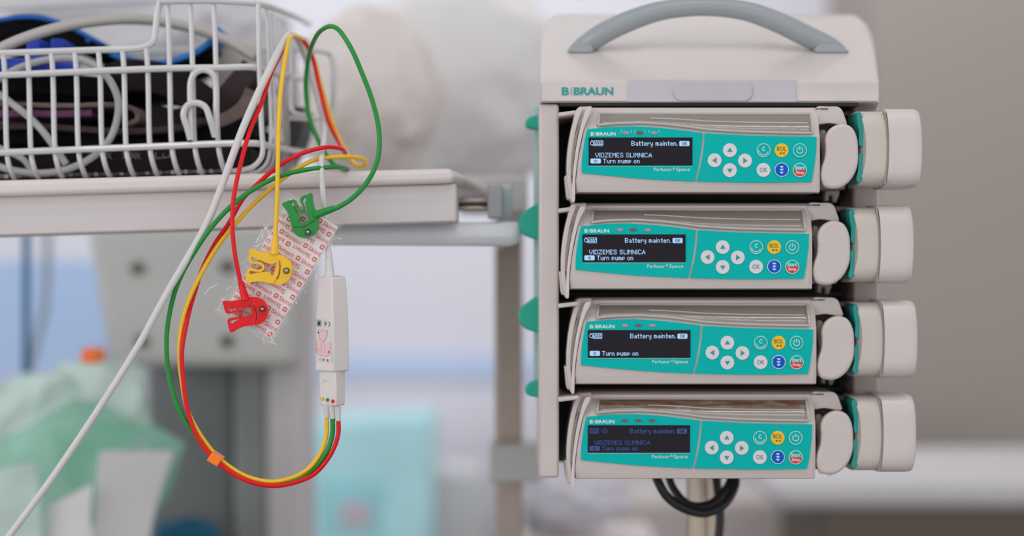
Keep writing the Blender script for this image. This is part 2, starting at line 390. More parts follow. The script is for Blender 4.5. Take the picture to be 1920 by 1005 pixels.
def make_pump(ax, ay, yy, label, lines, dim=False, dirty=False, tag_bits=False):
    t = thing('syringe_pump', label, 'syringe pump', W(ax, ay, yy), 'syringe pumps stacked in the docking station')
    def fr(px, py, y=0.0): return Vector(((px - 1320) * PX, y, (282 - py) * PX))
    # --- housing
    t0, t1 = .062, .972
    cols = [0, .004, .012, .03, .055, t0, t0 + 1e-4] + [t0 + (t1 - t0) * k / 40 for k in range(1, 40)] + [t1 - 1e-4, t1, .985, .997, 1]
    rings = []
    for tt in cols:
        xr = 1077 + (1538 - 1077) * tt; T = interp(TT, xr)
        ins = t0 < tt < t1
        e = 0.0
        if tt < .012: e = (.012 - tt) / .012 * .006
        if tt > .985: e = (tt - .985) / .015 * .002
        pr = [(359, .13), (360, .02), (362.5, .008), (360, .002), (342, e * .3), (300, e * .3 - .0006), (T, e * .3), (T - 3, .001), (T - 6, .0025)]
        if ins: pr += [(T - 6.5, .010), (212, .030), (210.5, .018)]
        else:
            k = [(T - 6.5, .0028)]; a = (T - 6, .0025); b = (209, .015)
            pr += k + [((a[0] + b[0]) / 2, (a[1] + b[1]) / 2 - .002), (210.5, .0148)]
        pr += [(209, .015), (203, .0155), (199, .019), (197.5, .028), (198.5, .13)]
        ring = []
        for py, y in pr:
            xl = interp(XL, py); x = xl + (1538 - xl) * tt
            ring.append(fr(x, py, y + e))
        rings.append(ring)
    loft('housing', rings, M_plastic, t, sharp=28)
    # --- transparent syringe cover
    V, fs = [], []; N = 50
    prof = [(k / 10, .0015 + .0145 * (k / 10) ** 1.6) for k in range(11)]
    for k in range(N + 1):
        tt = t0 + .004 + (t1 - t0 - .008) * k / N; xr = 1077 + 461 * tt; T = interp(TT, xr) - 7
        for s, y in prof:
            py = T + (211 - T) * s; xl = interp(XL, py); V.append(fr(xl + (1538 - xl) * tt, py, y - .0015))
    q = len(prof)
    for k in range(N):
        for j in range(q - 1): a = k * q + j; fs.append([a, a + 1, a + q + 1, a + q])
    gm = M_glass_dirty if dirty else M_glass
    cv = link('syringe_cover', V, fs, gm, t, solid=.0012, sharp=60)
    cv['label'] = 'clear smoky hinged syringe cover' + (' stained brown' if dirty else '')
    edge = [V[j] for j in range(q)] + [V[k * q + q - 1] for k in range(1, N + 1)] + [V[N * q + j] for j in range(q - 2, -1, -1)] + [V[k * q] for k in range(N - 1, 0, -1)]
    vs, f2 = tube_geo([v + Vector((0, -.0006, 0)) for v in edge], .0011, 6, closed=True)
    link('cover_rim', vs, f2, M_rim_highlight, cv)  # rim tube with the edge highlights put into its lighter colour
    # highlight along the fold of the cover, put in as a pale tube
    vs, f2 = tube_geo([V[k * q + 5] + Vector((0, -.0008, 0)) for k in range(12, N)], .0006, 6)
    link('fold_highlight', vs, f2, M_rim_highlight, cv)
    # tray behind the cover
    tr = []
    for k in range(N + 1):
        tt = t0 + .002 + (t1 - t0 - .004) * k / N; xr = 1077 + 461 * tt; T = interp(TT, xr)
        tr.append([fr(interp(XL, py) + (1538 - interp(XL, py)) * tt, py, y) for py, y in
                   ((T - 7, .009), ((T + 211) / 2 + 4, .012), ((T + 211) / 2 - 2, .020), (212.5, .026), (212.3, .030), (T - 7, .016))])
    loft('syringe_tray', tr, M_tray_dirty if dirty else M_tray, t)
    # --- teal panels
    left = [(x, interp(TT, x)) for x in (1101, 1110, 1120, 1130, 1140, 1155, 1170, 1190, 1210, 1230, 1250, 1270, 1290, 1305, 1317.5)]
    lp = left + [(1315, 280), (1310, 310), (1302.5, 341)] + [(x, interp(TB, x)) for x in (1280, 1260, 1240, 1220, 1200, 1180, 1160, 1140, 1120, 1100, 1091)] + [(1090.5, 320), (1091, 300), (1093.5, 280), (1097, 260)]
    slab('display_panel', lp, -.0016, .001, M_teal, t, fr, bevel=.0002)
    kp = [(x, interp(TT, x)) for x in (1321.5, 1340, 1360, 1380, 1400, 1430, 1460, 1500, 1531)] + [(1530.5, 280), (1528, 300), (1525, 322), (1520.5, 342)] + [(x, interp(TB, x)) for x in (1490, 1450, 1420, 1400, 1360, 1330, 1306.5)] + [(1314, 310), (1319, 280)]
    kp_o = slab('keypad_panel', kp, -.0016, .001, M_teal, t, fr, bevel=.0002)
    # --- display
    dsp = slab('display', [(1103.5, 258.5), (1298, 258.5), (1298, 311), (1103.5, 311)], -.0021, 0, M_display, t, fr)
    lm = M_lcd_dim if dim else M_lcd
    p = Print(fr, -.0023)
    p.dots('Battery mainten.', 1183.5, 265.3, 1270, 274, 1.0)
    if 'name' in lines: p.dots('VIDZEMES SLIMNICA', 1116, 287.3, 1222, 296, .95)
    p.dots('Turn pump on', 1130.5, 298.4, 1199, 307, 1.0)
    def frame_pill(x0, y0, x1, y1): p.poly(rrect(x0, y0, x1, y1, 2.2))
    frame_pill(1273.3, 265.2, 1292.2, 274.8); frame_pill(1107, 298, 1126.4, 307.2)
    def battery(x0):
        p.line(x0, 265, x0 + 16, 265, 1.3); p.line(x0, 272.2, x0 + 16, 272.2, 1.3); p.line(x0, 264.4, x0, 272.8, 1.3); p.line(x0 + 16, 264.4, x0 + 16, 272.8, 1.3)
        for q_ in range(4): p.line(x0 + 2.2 + q_ * 3.2, 270.8, x0 + 4.4 + q_ * 3.2, 266.6, 1.4)
        p.line(x0, 274.3, x0 + 16.5, 274.3, .9)
    if dim:
        battery(1107.5); p.ring(1136, 269, 3.2, 4.4, 60, 300, 16); p.line(1138, 265, 1138, 273, 1.2); p.line(1138, 267, 1143, 267, 1); p.line(1138, 271, 1143, 271, 1); p.line(1128, 269, 1132, 269, 1)
    else:
        battery(1114); p.ring(1110, 269.5, 2.6, 3.7); p.line(1108.7, 264, 1108.7, 266.4, 1); p.line(1111.3, 264, 1111.3, 266.4, 1); p.line(1110, 273, 1114, 273.6, 1)
    p.build('display_text', lm, dsp)
    p = Print(fr, -.0025); p.dots('OK', 1278.5, 266.6, 1287.5, 273.4)
    p.ring(1116.7, 303, 2, 2.9, -60, 240, 18); p.line(1116.7, 299.6, 1116.7, 303, .9)
    p.build('display_symbols', M_display, dsp)
    # --- lettering
    p = Print(fr, -.0019); p.text('B', 1107.5, 248.4, 1113.6, 255.2, .03); p.line(1115.7, 248.4, 1115.7, 255.2, .6); p.text('BRAUN', 1118, 248.4, 1154, 255.2, .03)
    p.text('Perfusor', 1225.5, 315, 1259, 321.6); p.text('Space', 1267.5, 315, 1293.5, 323.4); p.ring(1263, 317, 1.3, 2.1, n=14)
    p.line(1103.5, 312.2, 1298, 312.2, .5)
    for cx in (1174, 1199.5, 1226) if yy == 0 else (): p.ring(cx, 249.5, 9.6, 10.2, 175, 215, 8); p.ring(cx, 249.5, 9.6, 10.2, -35, 5, 8)
    p.build('lettering', M_print, t)
    for k, cx in enumerate((1174, 1199.5, 1226)):
        slab('indicator_light', ell(cx, 249.7, 6.5, 3, 18), -.0021, 0, M_leddark if (k == 1 or dim) else M_ledpink, t, fr)
    # --- keys
    def key(cx, cy, m, kind, lab=None):
        k = slab('button', ell(cx, cy, 13, 13), -.0022, 0, m, t, fr, bevel=.0002)
        if lab: k['label'] = lab
        p = Print(fr, -.0025); sm = M_tealprint
        if kind in 'udlr':
            tri = {'u': ((-5, 3), (5, 3), (0, -5)), 'd': ((-5, -3), (5, -3), (0, 5)), 'l': ((3.5, -5.5), (3.5, 5.5), (-4.5, 0)), 'r': ((-3.5, -5.5), (-3.5, 5.5), (4.5, 0))}[kind]
            p.poly([(cx + a, cy + b) for a, b in tri])
        if kind == 'o': p.text('OK', cx - 7, cy - 4.5, cx + 7, cy + 4)
        if kind == 'b': p.text('BOL', cx - 8.7, cy - 7, cx + 8.7, cy + 1, .0); p.poly([(cx - 5, cy + 5.5), (cx - .6, cy + 3), (cx - .6, cy + 8)]); p.poly([(cx + 1, cy + 5.5), (cx + 5.4, cy + 3), (cx + 5.4, cy + 8)]); sm = M_darkprint
        if kind == 'c': p.ring(cx, cy, 11.8, 12.9); p.text('C', cx - 2.8, cy - 6.5, cx + 3, cy + 1.5, .02); p.ring(cx, cy, 8.3, 9.6, 20, 158); p.poly([(cx - 9.6, cy - .5), (cx - 6, cy + 4.5), (cx - 9.6, cy + 5)]); sm = M_print
        if kind == 'p': p.ring(cx, cy, 11.8, 12.9); p.ring(cx, cy, 5, 6.3, -62, 242); p.line(cx, cy - 7.5, cx, cy - .5, 1.4); sm = M_print
        if kind == 'f':
            p.ring(cx, cy, 12, 13.2)
            for q_ in range(3): p.poly([(cx - 4, cy - 7 + q_ * 5.4), (cx + 4, cy - 7 + q_ * 5.4), (cx, cy - 3 + q_ * 5.4)])
            sm = M_print
        if kind == 's':
            p.ring(cx, cy, 12, 13.2); p.text('Start', cx - 9, cy - 8, cx + 9, cy - 1, .015); sm = M_print
            half = [(cx + 12 * math.cos(math.radians(a)), cy + 12 * math.sin(math.radians(a))) for a in range(0, 181, 12)]
            Print(fr, -.0024).poly(half).build('red_half', M_redkey, k)
            p.text('Stop', cx - 7.6, cy + 1.2, cx + 7.6, cy + 8.8, .015)
        p.build('symbol', sm, k)
    key(1368, 282.5, M_key, 'u', 'white up arrow button'); key(1368, 320, M_key, 'd', 'white down arrow button')
    key(1339.5, 301.3, M_key, 'l', 'white left arrow button'); key(1396.5, 302, M_key, 'r', 'white right arrow button')
    key(1431, 282.5, M_teal, 'c', 'teal button marked C'); key(1465, 282.5, M_yellowkey, 'b', 'yellow button marked BOL'); key(1499, 282.5, M_teal, 'p', 'teal power button')
    key(1431, 319.5, M_key, 'o', 'white OK button'); key(1465, 319, M_bluekey, 'f', 'blue button with three down arrows'); key(1499, 319.5, M_teal, 's', 'teal and red Start Stop button')
    # --- left side flap with its hooked lower end
    fl = sp2([(1085, 203), (1092, 203), (1084, 228), (1077, 262), (1072.5, 300), (1072, 335), (1075, 362), (1078, 379), (1073, 379), (1066, 352), (1063.5, 318), (1065, 285), (1070, 250), (1077, 222)], 4)
    slab('side_flap', fl, .006, .05, M_plastic2, t, fr, bevel=.0015)
    fl = sp2([(1087, 234), (1084, 250), (1076, 300), (1073.5, 330), (1071, 322), (1073, 290), (1079, 252)], 4)
    slab('flap_groove', fl, .0052, .008, M_recess, t, fr)
    fl = sp2([(1100, 206), (1109, 206), (1098, 232), (1090, 262), (1083, 300), (1079, 335), (1078.5, 362), (1077, 379), (1073, 379), (1073.5, 340), (1077, 300), (1083, 262), (1091, 230)], 4)
    slab('front_flap', fl, -.0015, .02, M_plastic2, t, fr, bevel=.0012)
    slab('flap_foot', [(1059.5, 328), (1066, 328), (1070, 352), (1078, 372), (1066, 374), (1063, 366)], .012, .045, M_beige, t, fr, bevel=.0012)
    # --- right end: arm housing, clamp plate
    slab('end_shell', sp2([(1083, 201), (1100, 198.5), (1112, 199), (1104, 240), (1092, 290), (1086, 340), (1084, 358), (1073, 358), (1067, 345), (1066.5, 310), (1069, 275), (1074, 240)], 3), .010, .12, M_plastic, t, fr, bevel=.0015)
    slab('arm_housing', sp2([(1536, 199), (1560, 197.5), (1577, 198), (1584, 203), (1590, 217), (1594, 232), (1586, 233), (1560, 229), (1536, 230)], 4), .016, .12, M_plastic, t, fr, bevel=.002)
    slab('arm_side', [(1584, 206), (1590, 216), (1598, 244), (1602, 300), (1590, 300), (1580, 230)], .024, .12, M_beige, t, fr, bevel=.0015)
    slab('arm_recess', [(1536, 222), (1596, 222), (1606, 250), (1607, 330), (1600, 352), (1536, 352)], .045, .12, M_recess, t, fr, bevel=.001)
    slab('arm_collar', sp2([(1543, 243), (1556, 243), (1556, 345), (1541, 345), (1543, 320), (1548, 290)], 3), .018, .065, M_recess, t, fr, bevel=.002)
    bean = sp2([(1582, 232), (1598, 238), (1608, 256), (1611, 285), (1609, 313), (1598, 336), (1580, 351), (1563, 354), (1547, 349), (1540.5, 333), (1542, 315), (1548, 297), (1549.5, 278), (1549, 260), (1556, 244), (1568, 235)], 4)
    slab('clamp_plate', bean, .002, .013, M_plastic, t, fr, bevel=.0028, seg=4)
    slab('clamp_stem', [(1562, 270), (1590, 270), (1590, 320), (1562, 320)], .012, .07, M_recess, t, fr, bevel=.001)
    slab('mounting_foot', [(1576, 346), (1604, 346), (1604, 358), (1598, 374), (1592, 374), (1591, 360), (1584, 360), (1584, 371), (1576, 371)], .085, .10, M_plastic, t, fr, bevel=.001)
    # --- drive head
    def head(name, x0, x1, bow0, bow1, yt, yb, d0, d1, m, rnd):
        R = []; S = 120
        xs = [(0, .0), (.03, 1)] if rnd is None else [(0, 0), (.02, 1), (.75, 1), (.86, .985), (.94, .95), (.985, .89), (1, .8)]
        if rnd is None: xs = [(0, .985), (.02, 1), (.98, 1), (1, .985)]
        cy = (yt + yb) / 2; h = (yb - yt) / 2; cyd = (d0 + d1) / 2; hd = (d1 - d0) / 2
        for s, k in xs:
            ring = []
            for i in range(S):
                a = 2 * math.pi * i / S; c_, s_ = math.cos(a), math.sin(a); ex = .38
                v = math.copysign(abs(s_) ** ex, s_); w = math.copysign(abs(c_) ** ex, c_)
                kk = 1 - (1 - k) * .35
                bow = (bow0 * (1 - s) + bow1 * s) * (1 - v * v)
                ring.append(fr(x0 + (x1 - x0) * s + bow, cy + h * v * kk, cyd + hd * w * k))
            R.append(ring)
        return loft(name, R, m, t, sharp=30)
    head('drive_collar', 1612, 1662, 13, 4, 206, 349, .002, .072, M_beige, None)
    head('drive_head', 1661, 1727, 5, 5, 201.5, 352, -.001, .078, M_plastic2, 1)
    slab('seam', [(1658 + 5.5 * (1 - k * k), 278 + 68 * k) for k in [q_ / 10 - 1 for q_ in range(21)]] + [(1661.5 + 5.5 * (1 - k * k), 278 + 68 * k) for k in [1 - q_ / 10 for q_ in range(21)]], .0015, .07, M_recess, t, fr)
    slab('release_lever', sp2([(1609, 213), (1614, 209), (1622, 228), (1626.5, 252), (1627, 274), (1613, 274), (1613, 250), (1610, 232)], 3), .004, .05, M_teal_lever, t, fr, bevel=.0018, seg=3)
    slab('release_lever', sp2([(1613, 287), (1627, 287), (1626, 312), (1620, 334), (1612, 343), (1607.5, 338), (1611, 318)], 3), .004, .05, M_teal_lever, t, fr, bevel=.0018, seg=3)
    slab('drive_rod', [(1580, 272), (1630, 272), (1630, 289), (1580, 289)], .022, .04, M_recess, t, fr, bevel=.002)
    # small print on the top strip
    Print(fr, .0152).line(1534, 202, 1541, 202, 2).line(1543, 202, 1558, 202, 2.4).build('arrow_mark', mat('blue_print', '#2f4668', .5), t)
    return t

M_tray_dirty = mat('stained_tray_plastic', '#8d837a', .45)
def stained(name, clean, brown, alpha, rough):
    m = mat(name, clean, rough, var=.03, alpha=alpha, spec=1.0, coat=1.0); nt = m.node_tree; bs = nt.nodes['Principled BSDF']
    tc = nt.nodes.new('ShaderNodeTexCoord'); mp = nt.nodes.new('ShaderNodeMapping'); mp.inputs['Scale'].default_value = (1, 3, 6)
    n = nt.nodes.new('ShaderNodeTexNoise'); n.inputs['Scale'].default_value = 60; n.inputs['Detail'].default_value = 6
    nt.links.new(tc.outputs['Object'], mp.inputs[0]); nt.links.new(mp.outputs[0], n.inputs['Vector'])
    sp_ = nt.nodes.new('ShaderNodeSeparateXYZ'); nt.links.new(tc.outputs['Object'], sp_.inputs[0])
    mr = nt.nodes.new('ShaderNodeMapRange'); mr.inputs['From Min'].default_value = .0215; mr.inputs['From Max'].default_value = .0285
    nt.links.new(sp_.outputs['Z'], mr.inputs['Value'])
    ad = nt.nodes.new('ShaderNodeMath'); ad.operation = 'MULTIPLY'
    r0 = nt.nodes.new('ShaderNodeMapRange'); r0.inputs['From Min'].default_value = .38; r0.inputs['From Max'].default_value = .55
    nt.links.new(n.outputs['Fac'], r0.inputs['Value']); nt.links.new(r0.outputs[0], ad.inputs[0]); nt.links.new(mr.outputs[0], ad.inputs[1])
    mx = nt.nodes.new('ShaderNodeMix'); mx.data_type = 'RGBA'; mx.inputs['A'].default_value = lin(clean); mx.inputs['B'].default_value = lin(brown)
    nt.links.new(ad.outputs[0], mx.inputs['Factor']); nt.links.new(mx.outputs['Result'], bs.inputs['Base Color'])
    return m
M_glass_dirty = stained('stained_clear_plastic', '#a69c92', '#84583a', .6, .15)
nt = M_tray_dirty.node_tree; bs = nt.nodes['Principled BSDF']
_n = nt.nodes.new('ShaderNodeTexNoise'); _n.inputs['Scale'].default_value = 18; _n.inputs['Detail'].default_value = 6
_tc2 = nt.nodes.new('ShaderNodeTexCoord'); _mp = nt.nodes.new('ShaderNodeMapping'); _mp.inputs['Scale'].default_value = (1, 4, 12)
nt.links.new(_tc2.outputs['Object'], _mp.inputs[0]); nt.links.new(_mp.outputs[0], _n.inputs['Vector'])
_r = nt.nodes.new('ShaderNodeValToRGB'); _r.color_ramp.elements[0].position = .4; _r.color_ramp.elements[0].color = lin('#7d4f2c'); _r.color_ramp.elements[1].position = .6; _r.color_ramp.elements[1].color = lin('#9a8f84')
nt.links.new(_n.outputs['Fac'], _r.inputs[0]); nt.links.new(_r.outputs[0], bs.inputs['Base Color'])

make_pump(1320, 281.5, 0.0, 'white and teal syringe pump, topmost in the docking station, directly under its lid', ('name',))
make_pump(1307, 463, .012, 'white and teal syringe pump, second from the top of the docking station, screen lit', ('name',))
make_pump(1316, 642, .020, 'white and teal syringe pump, third from the top, whose screen lacks the VIDZEMES SLIMNICA line', ())
make_pump(1315, 820, .027, 'bottom syringe pump with a dim dark blue screen and brown stained cover', ('name',), dim=True, dirty=True)

# ------------------------------------------------------------------ docking station
st = thing('docking_station', 'white four-slot syringe pump docking station with grey arched carrying handle', 'docking station', W(1330, 895, .05))
_f = F(st); SH = .032
fr = lambda px, py, y=0.0: _f(px, py, y + SH)      # the station stands a little behind the pump fronts
sec = [(-.003, 1017, 1644, 154, 3, 189), (0, 1013, 1648, 150, 5, 193), (.004, 1012.5, 1648, 147, 7, 193), (.05, 1012, 1645, 113, 10, 0), (.10, 1013, 1641, 80, 14, 0), (.145, 1014, 1636, 52, 20, 0), (.175, 1016, 1630, 35, 26, 0), (.195, 1024, 1618, 27, 24, 0), (.22, 1040, 1600, 32, 20, 0), (.26, 1050, 1592, 60, 16, 0)]
rings = []
for y, x0, x1, tp, r, bt in sec:
    if not bt: bt = 502.5 - (502.5 - 193) * (D + SH) / (D + SH + y)
    ring = [(x0, bt)]
    for k in range(7):
        a = math.radians(180 + 90 * k / 6); ring.append((x0 + r + r * math.cos(a), tp + r + r * math.sin(a)))
    tt = min(max(y / .16, 0), 1); xa = 1188 + 34 * tt; xb = 1492 - 52 * tt; up = 3.2 * min(max(y / .03, 0), 1)
    ring += [(xa - 60, tp), (xa - 4, tp), (xa + 4, tp - up), ((xa * 2 + xb) / 3, tp - up), ((xa + 2 * xb) / 3, tp - up), (xb - 4, tp - up), (xb + 4, tp), (xb + 60, tp)]
    for k in range(7):
        a = math.radians(270 + 90 * k / 6); ring.append((x1 - r + r * math.cos(a), tp + r + r * math.sin(a)))
    ring.append((x1, bt))
    rings.append([fr(px, py, y) for px, py in ring])
lid = loft('lid', rings, M_plastic2, st, sharp=50)
tube('handle', [(1078, 100, .085), (1096, 86, .08), (1128, 64, .074), (1178, 40, .07), (1240, 20, .068), (1318, 13, .067), (1395, 20, .068), (1455, 40, .07), (1507, 65, .074), (1553, 87, .08), (1574, 100, .085)],
     [.0078, .0095, .0098, .0096, .0088, .0082, .0088, .0096, .0098, .0095, .0078], M_handle, st, fr, sides=20, n=6)
slab('handle_foot', sp2([(1064, 96), (1078, 84), (1108, 84), (1112, 96), (1090, 99)], 4), .068, .10, M_handle, st, fr, bevel=.002)
slab('handle_foot', sp2([(1527, 96), (1534, 84), (1568, 84), (1593, 97), (1560, 99)], 4), .068, .10, M_handle, st, fr, bevel=.002)
ln = slab('status_lens', rrect(1178, 149, 1493, 191, 2), -.0045, 0, M_lens, st, fr, bevel=.0006)
slab('lens_oval', rrect(1262, 152, 1412, 190, 18.9, 8), -.0062, -.004, mat('lilac_lens_oval', '#b9b4ba', .3, coat=.3), ln, fr, bevel=.0012, seg=3)
p = Print(fr, -.0036); p.text('B', 1053.5, 163.5, 1067, 178.5, .03); p.line(1071.5, 163, 1071.5, 179, 1); p.text('BRAUN', 1076, 163.5, 1150, 178.5, .03)
p.build('lettering', M_tealprint, st)
slab('side_column', [(1011, 195), (1048, 195), (1048, 896), (1011, 896)], .002, .17, M_plastic, st, fr, bevel=.0022)
slab('side_column', [(1600, 194), (1648, 194), (1648, 880), (1600, 880)], .06, .20, M_plastic, st, fr, bevel=.0022)
slab('rear_panel', [(1046, 192), (1612, 192), (1612, 866), (1046, 866)], .135, .19, M_black, st, fr)
slab('lid_underside', [(1049, 192), (1610, 192), (1610, 199), (1049, 199)], .002, .13, M_black, st, fr)
for py in (211, 391, 570, 746):
    slab('guide_rail', [(1047, py), (1085, py - 5), (1085, py + 3), (1047, py + 8)], -.012, .13, M_plastic, st, fr, bevel=.001)
    slab('guide_rail', [(1560, py - 4), (1606, py - 4), (1606, py + 5), (1560, py + 5)], .075, .13, M_plastic, st, fr, bevel=.001)
for py in (372, 553, 731):
    slab('slot_floor', [(1052, py - 5), (1604, py - 5), (1604, py + 3), (1052, py + 3)], .10, .14, M_black, st, fr)
for k, py in enumerate((228, 415, 590, 730)):
    sz = (12, 32, 32, 14)[k]
    lv = slab('release_lever', sp2([(1016, py - sz), (1004, py - sz), (996, py - sz * .85), (974 + (12 if sz < 20 else 0), py - sz * .25), (973 + (12 if sz < 20 else 0), py + sz * .3), (980 + (8 if sz < 20 else 0), py + sz * .7), (1000, py + sz), (1016, py + sz)], 3), .07, .10, M_green_lever, st, fr, bevel=.003, seg=3)
    lv['label'] = 'green release lever on the left side'
slab('side_strip', [(1001, 200), (1013, 200), (1013, 740), (1001, 740)], .09, .12, mat('pale_mint_plastic', '#a9c9c6', .5), st, fr, bevel=.001)

# pole, clamp and cable under the station
po = thing('infusion_pole', 'beige metal pole under the docking station', 'pole', Vector((W(1317, 0, .22).x, .22, 0)))
fr = F(po); x0 = W(1317, 0, .22).x
def cyl(name, cx, cy, z0, z1, r, m, parent, n=28):
    loc = Vector(parent.location) if parent else Vector()
    R = [[Vector((cx + r * math.cos(2 * math.pi * k / n), cy + r * math.sin(2 * math.pi * k / n), z)) - loc for k in range(n)] for z in (z0, z1)]
    return loft(name, R, m, parent)
cyl('pole', x0, .22, .06, W(0, 885, .22).z, .0155, mat('satin_pole_metal', '#b3a596', .3, metal=.7), po)
box('clamp', x0 - .05, x0 + .05, .17, .255, W(0, 891, .17).z, W(0, 868, .22).z, M_black, po, bevel=.004)
for k in range(5):
    a = 2 * math.pi * k / 5
    tube('foot', [(x0, .22, .07), (x0 + .15 * math.cos(a), .22 + .15 * math.sin(a), .065), (x0 + .3 * math.cos(a), .22 + .3 * math.sin(a), .03)], .017, M_plastic, po, lambda x, y, z: Vector((x, y, z)) - Vector(po.location))
cb = tube('power_cable', [(1225, 880, .12), (1235, 905, .11), (1250, 930, .11), (1280, 952, .11), (1320, 962, .115), (1352, 950, .12), (1372, 925, .13), (1379, 900, .14), (1370, 880, .15), (1345, 885, .17), (1347, 930, .18), (1350, 970, .18), (1344, 1040, .18), (1340, 1120, .18)], .0042, mat('black_rubber', '#14161a', .45), None, W)
props(cb, 'black power cable looped around the pole beneath the docking station', 'cable')
cb = tube('power_cable', [(1250, 880, .14), (1262, 915, .135), (1290, 945, .13), (1330, 945, .14), (1362, 915, .145), (1375, 885, .15)], .0036, MATS['black_rubber'], None, W)
props(cb, 'thinner black cable loop nested inside the larger one under the station', 'cable')

# ------------------------------------------------------------------ worktop with rail
M_top = mat('white_worktop', '#d8cfcc', .4, var=.03, scale=12)
tb = thing('worktop_shelf', 'white worktop shelf with rounded front edge carrying the wire basket', 'shelf', W(400, 440, .2))
fr = F(tb)
slab('shelf_top', [(-120, 341), (838, 315.5), (848, 318), (852, 330), (848, 343), (-120, 372)], .045, .47, M_top, tb, fr, bevel=.006, seg=4, dx={1: .034, 2: .034, 3: .034, 4: .034})
slab('apron', [(-120, 370), (855, 344), (857, 416), (-120, 446)], .054, .12, mat('apron_white', '#cbc3c2', .5, var=.02), tb, fr, bevel=.002)
slab('under_panel', [(600, 420), (985, 415), (975, 462), (600, 460)], .121, .14, mat('under_panel_grey', '#e9edf2', .5), tb, fr, bevel=.01)
rl = thing('equipment_rail', 'steel equipment rail with a grey plastic end cap beside the shelf', 'rail', W(890, 410, .2))
fr = F(rl)
for py in (372, 386): slab('rail_bar', [(820, py), (918, py), (918, py + 9), (820, py + 9)], .14, .17, M_steel, rl, fr, bevel=.0015)
slab('rail_core', [(820, 380), (918, 380), (918, 388), (820, 388)], .15, .165, mat('rail_dark_steel', '#6a5f58', .4, metal=.8), rl, fr)  # darker steel core between the two bars
slab('end_cap', rrect(914, 346, 942, 408, 3), .125, .19, mat('grey_cap', '#a7aaaf', .5), rl, fr, bevel=.002)
slab('cap_sleeve', rrect(936, 346, 960, 408, 3), .17, .26, mat('pale_mint_cap', '#c9d6d4', .5), rl, fr, bevel=.003)

sp = thing('support_pole', 'brown-grey steel support pole with a white clamp behind the shelf end', 'pole', Vector((W(954, 0, .5).x, .5, 0)))
fr = F(sp); xx = W(954, 0, .5).x
box('post', xx - .0155, xx + .0155, .485, .515, 0, W(0, 350, .5).z, mat('aged_steel', '#a5978d', .45, metal=.35, var=.1), sp, bevel=.003)
slab('clamp', rrect(918, 838, 1012, 905, 4), .44, .53, mat('clamp_grey', '#b3b2b0', .5), sp, fr, bevel=.004)
slab('shelf_beam', [(860, 330), (990, 330), (990, 400), (860, 400)], .40, .46, mat('bracket_white', '#cfcdcd', .5), sp, fr, bevel=.004)
slab('bracket_arm', [(930, 395), (985, 400), (985, 440), (930, 470)], .44, .49, mat('bracket_white', '#cfcdcd', .5), sp, fr, bevel=.004)

# ------------------------------------------------------------------ wire basket
bk = thing('wire_basket', 'white coated wire basket full of cuffs and cables standing on the shelf', 'basket', W(250, 330, .2))
fr = F(bk); YF = .075; YB = .37
def hy(py0, slope=-.040): return lambda px: py0 + slope * px
top = hy(100, -.034); mid = hy(141); low = hy(286)
fw, rail = [], []
# front uprights
for i, x in enumerate((-36, 9, 54, 99, 143, 187.5, 232.5, 277)):
    fw.append([(x - 3, top(x), YF), (x, mid(x), YF), (x + 4, low(x), YF), (x + 8, low(x) + 25, YF), (x + 16, 331 - .025 * x, YF + .012), (x + 20, 334 - .03 * x, YF + .04)])
for x in (318, 361, 405):
    fw.append([(x - 6, -14, YF), (x - 2, 60, YF), (x, mid(x), YF), (x + 4, low(x), YF), (x + 8, low(x) + 25, YF), (x + 16, 331 - .025 * x, YF + .012), (x + 20, 332 - .03 * x, YF + .04)])
fw.append([(484, 6, YF), (486, 120, YF), (491, 250, YF), (493, 275, YF), (490, 295, YF), (478, 310, YF), (458, 318, YF + .01), (420, 322, YF + .02)])
for q in fw: multi_tube('upright_wire', [q], .0024, M_wire, bk, fr)
rail.append([(-60, top(-60), YF), (60, top(60), YF), (180, top(180), YF), (250, top(250), YF), (272, top(270) - 3, YF), (287, 78, YF), (292, 50, YF), (297, 15, YF), (305, -4, YF), (318, -12, YF)])
rail.append([(-60, mid(-60), YF - .004), (320, mid(320), YF - .004), (420, 127, YF - .004), (470, 126, YF - .002), (500, 133, YF + .02), (540, 143, YF + .12), (580, 150, YF + .26)])
rail.append([(-60, low(-60), YF - .004), (320, low(320), YF - .004), (420, 269, YF - .004), (480, 269, YF), (510, 275, YF + .03), (560, 284, YF + .13), (610, 291, YF + .28)])
rail.append([(300, 2, YF - .003), (400, 1, YF - .003), (470, 5, YF - .002), (492, 9, YF + .01), (540, 25, YF + .12), (580, 45, YF + .27)])
for q in rail: multi_tube('rail_wire', [q], .0030, M_wire, bk, fr)
# right side uprights
for k in range(8):
    s = (k + .4) / 8; y = YF + .012 + s * .27; kk = D / (D + y) * (D + YF) / D
    xt = 960 - (960 - 493) * kk; xb = 960 - (960 - 500) * kk; f = lambda py: 502.5 - (502.5 - py) * kk
    multi_tube('side_wire', [[(xt, f(8), y), (xb - 2, f(130), y), (xb, f(272), y), (xb - 8, f(305), y), (xb - 30, f(322), y), (xb - 60, f(326), y)]], .0017, M_wire, bk, fr)
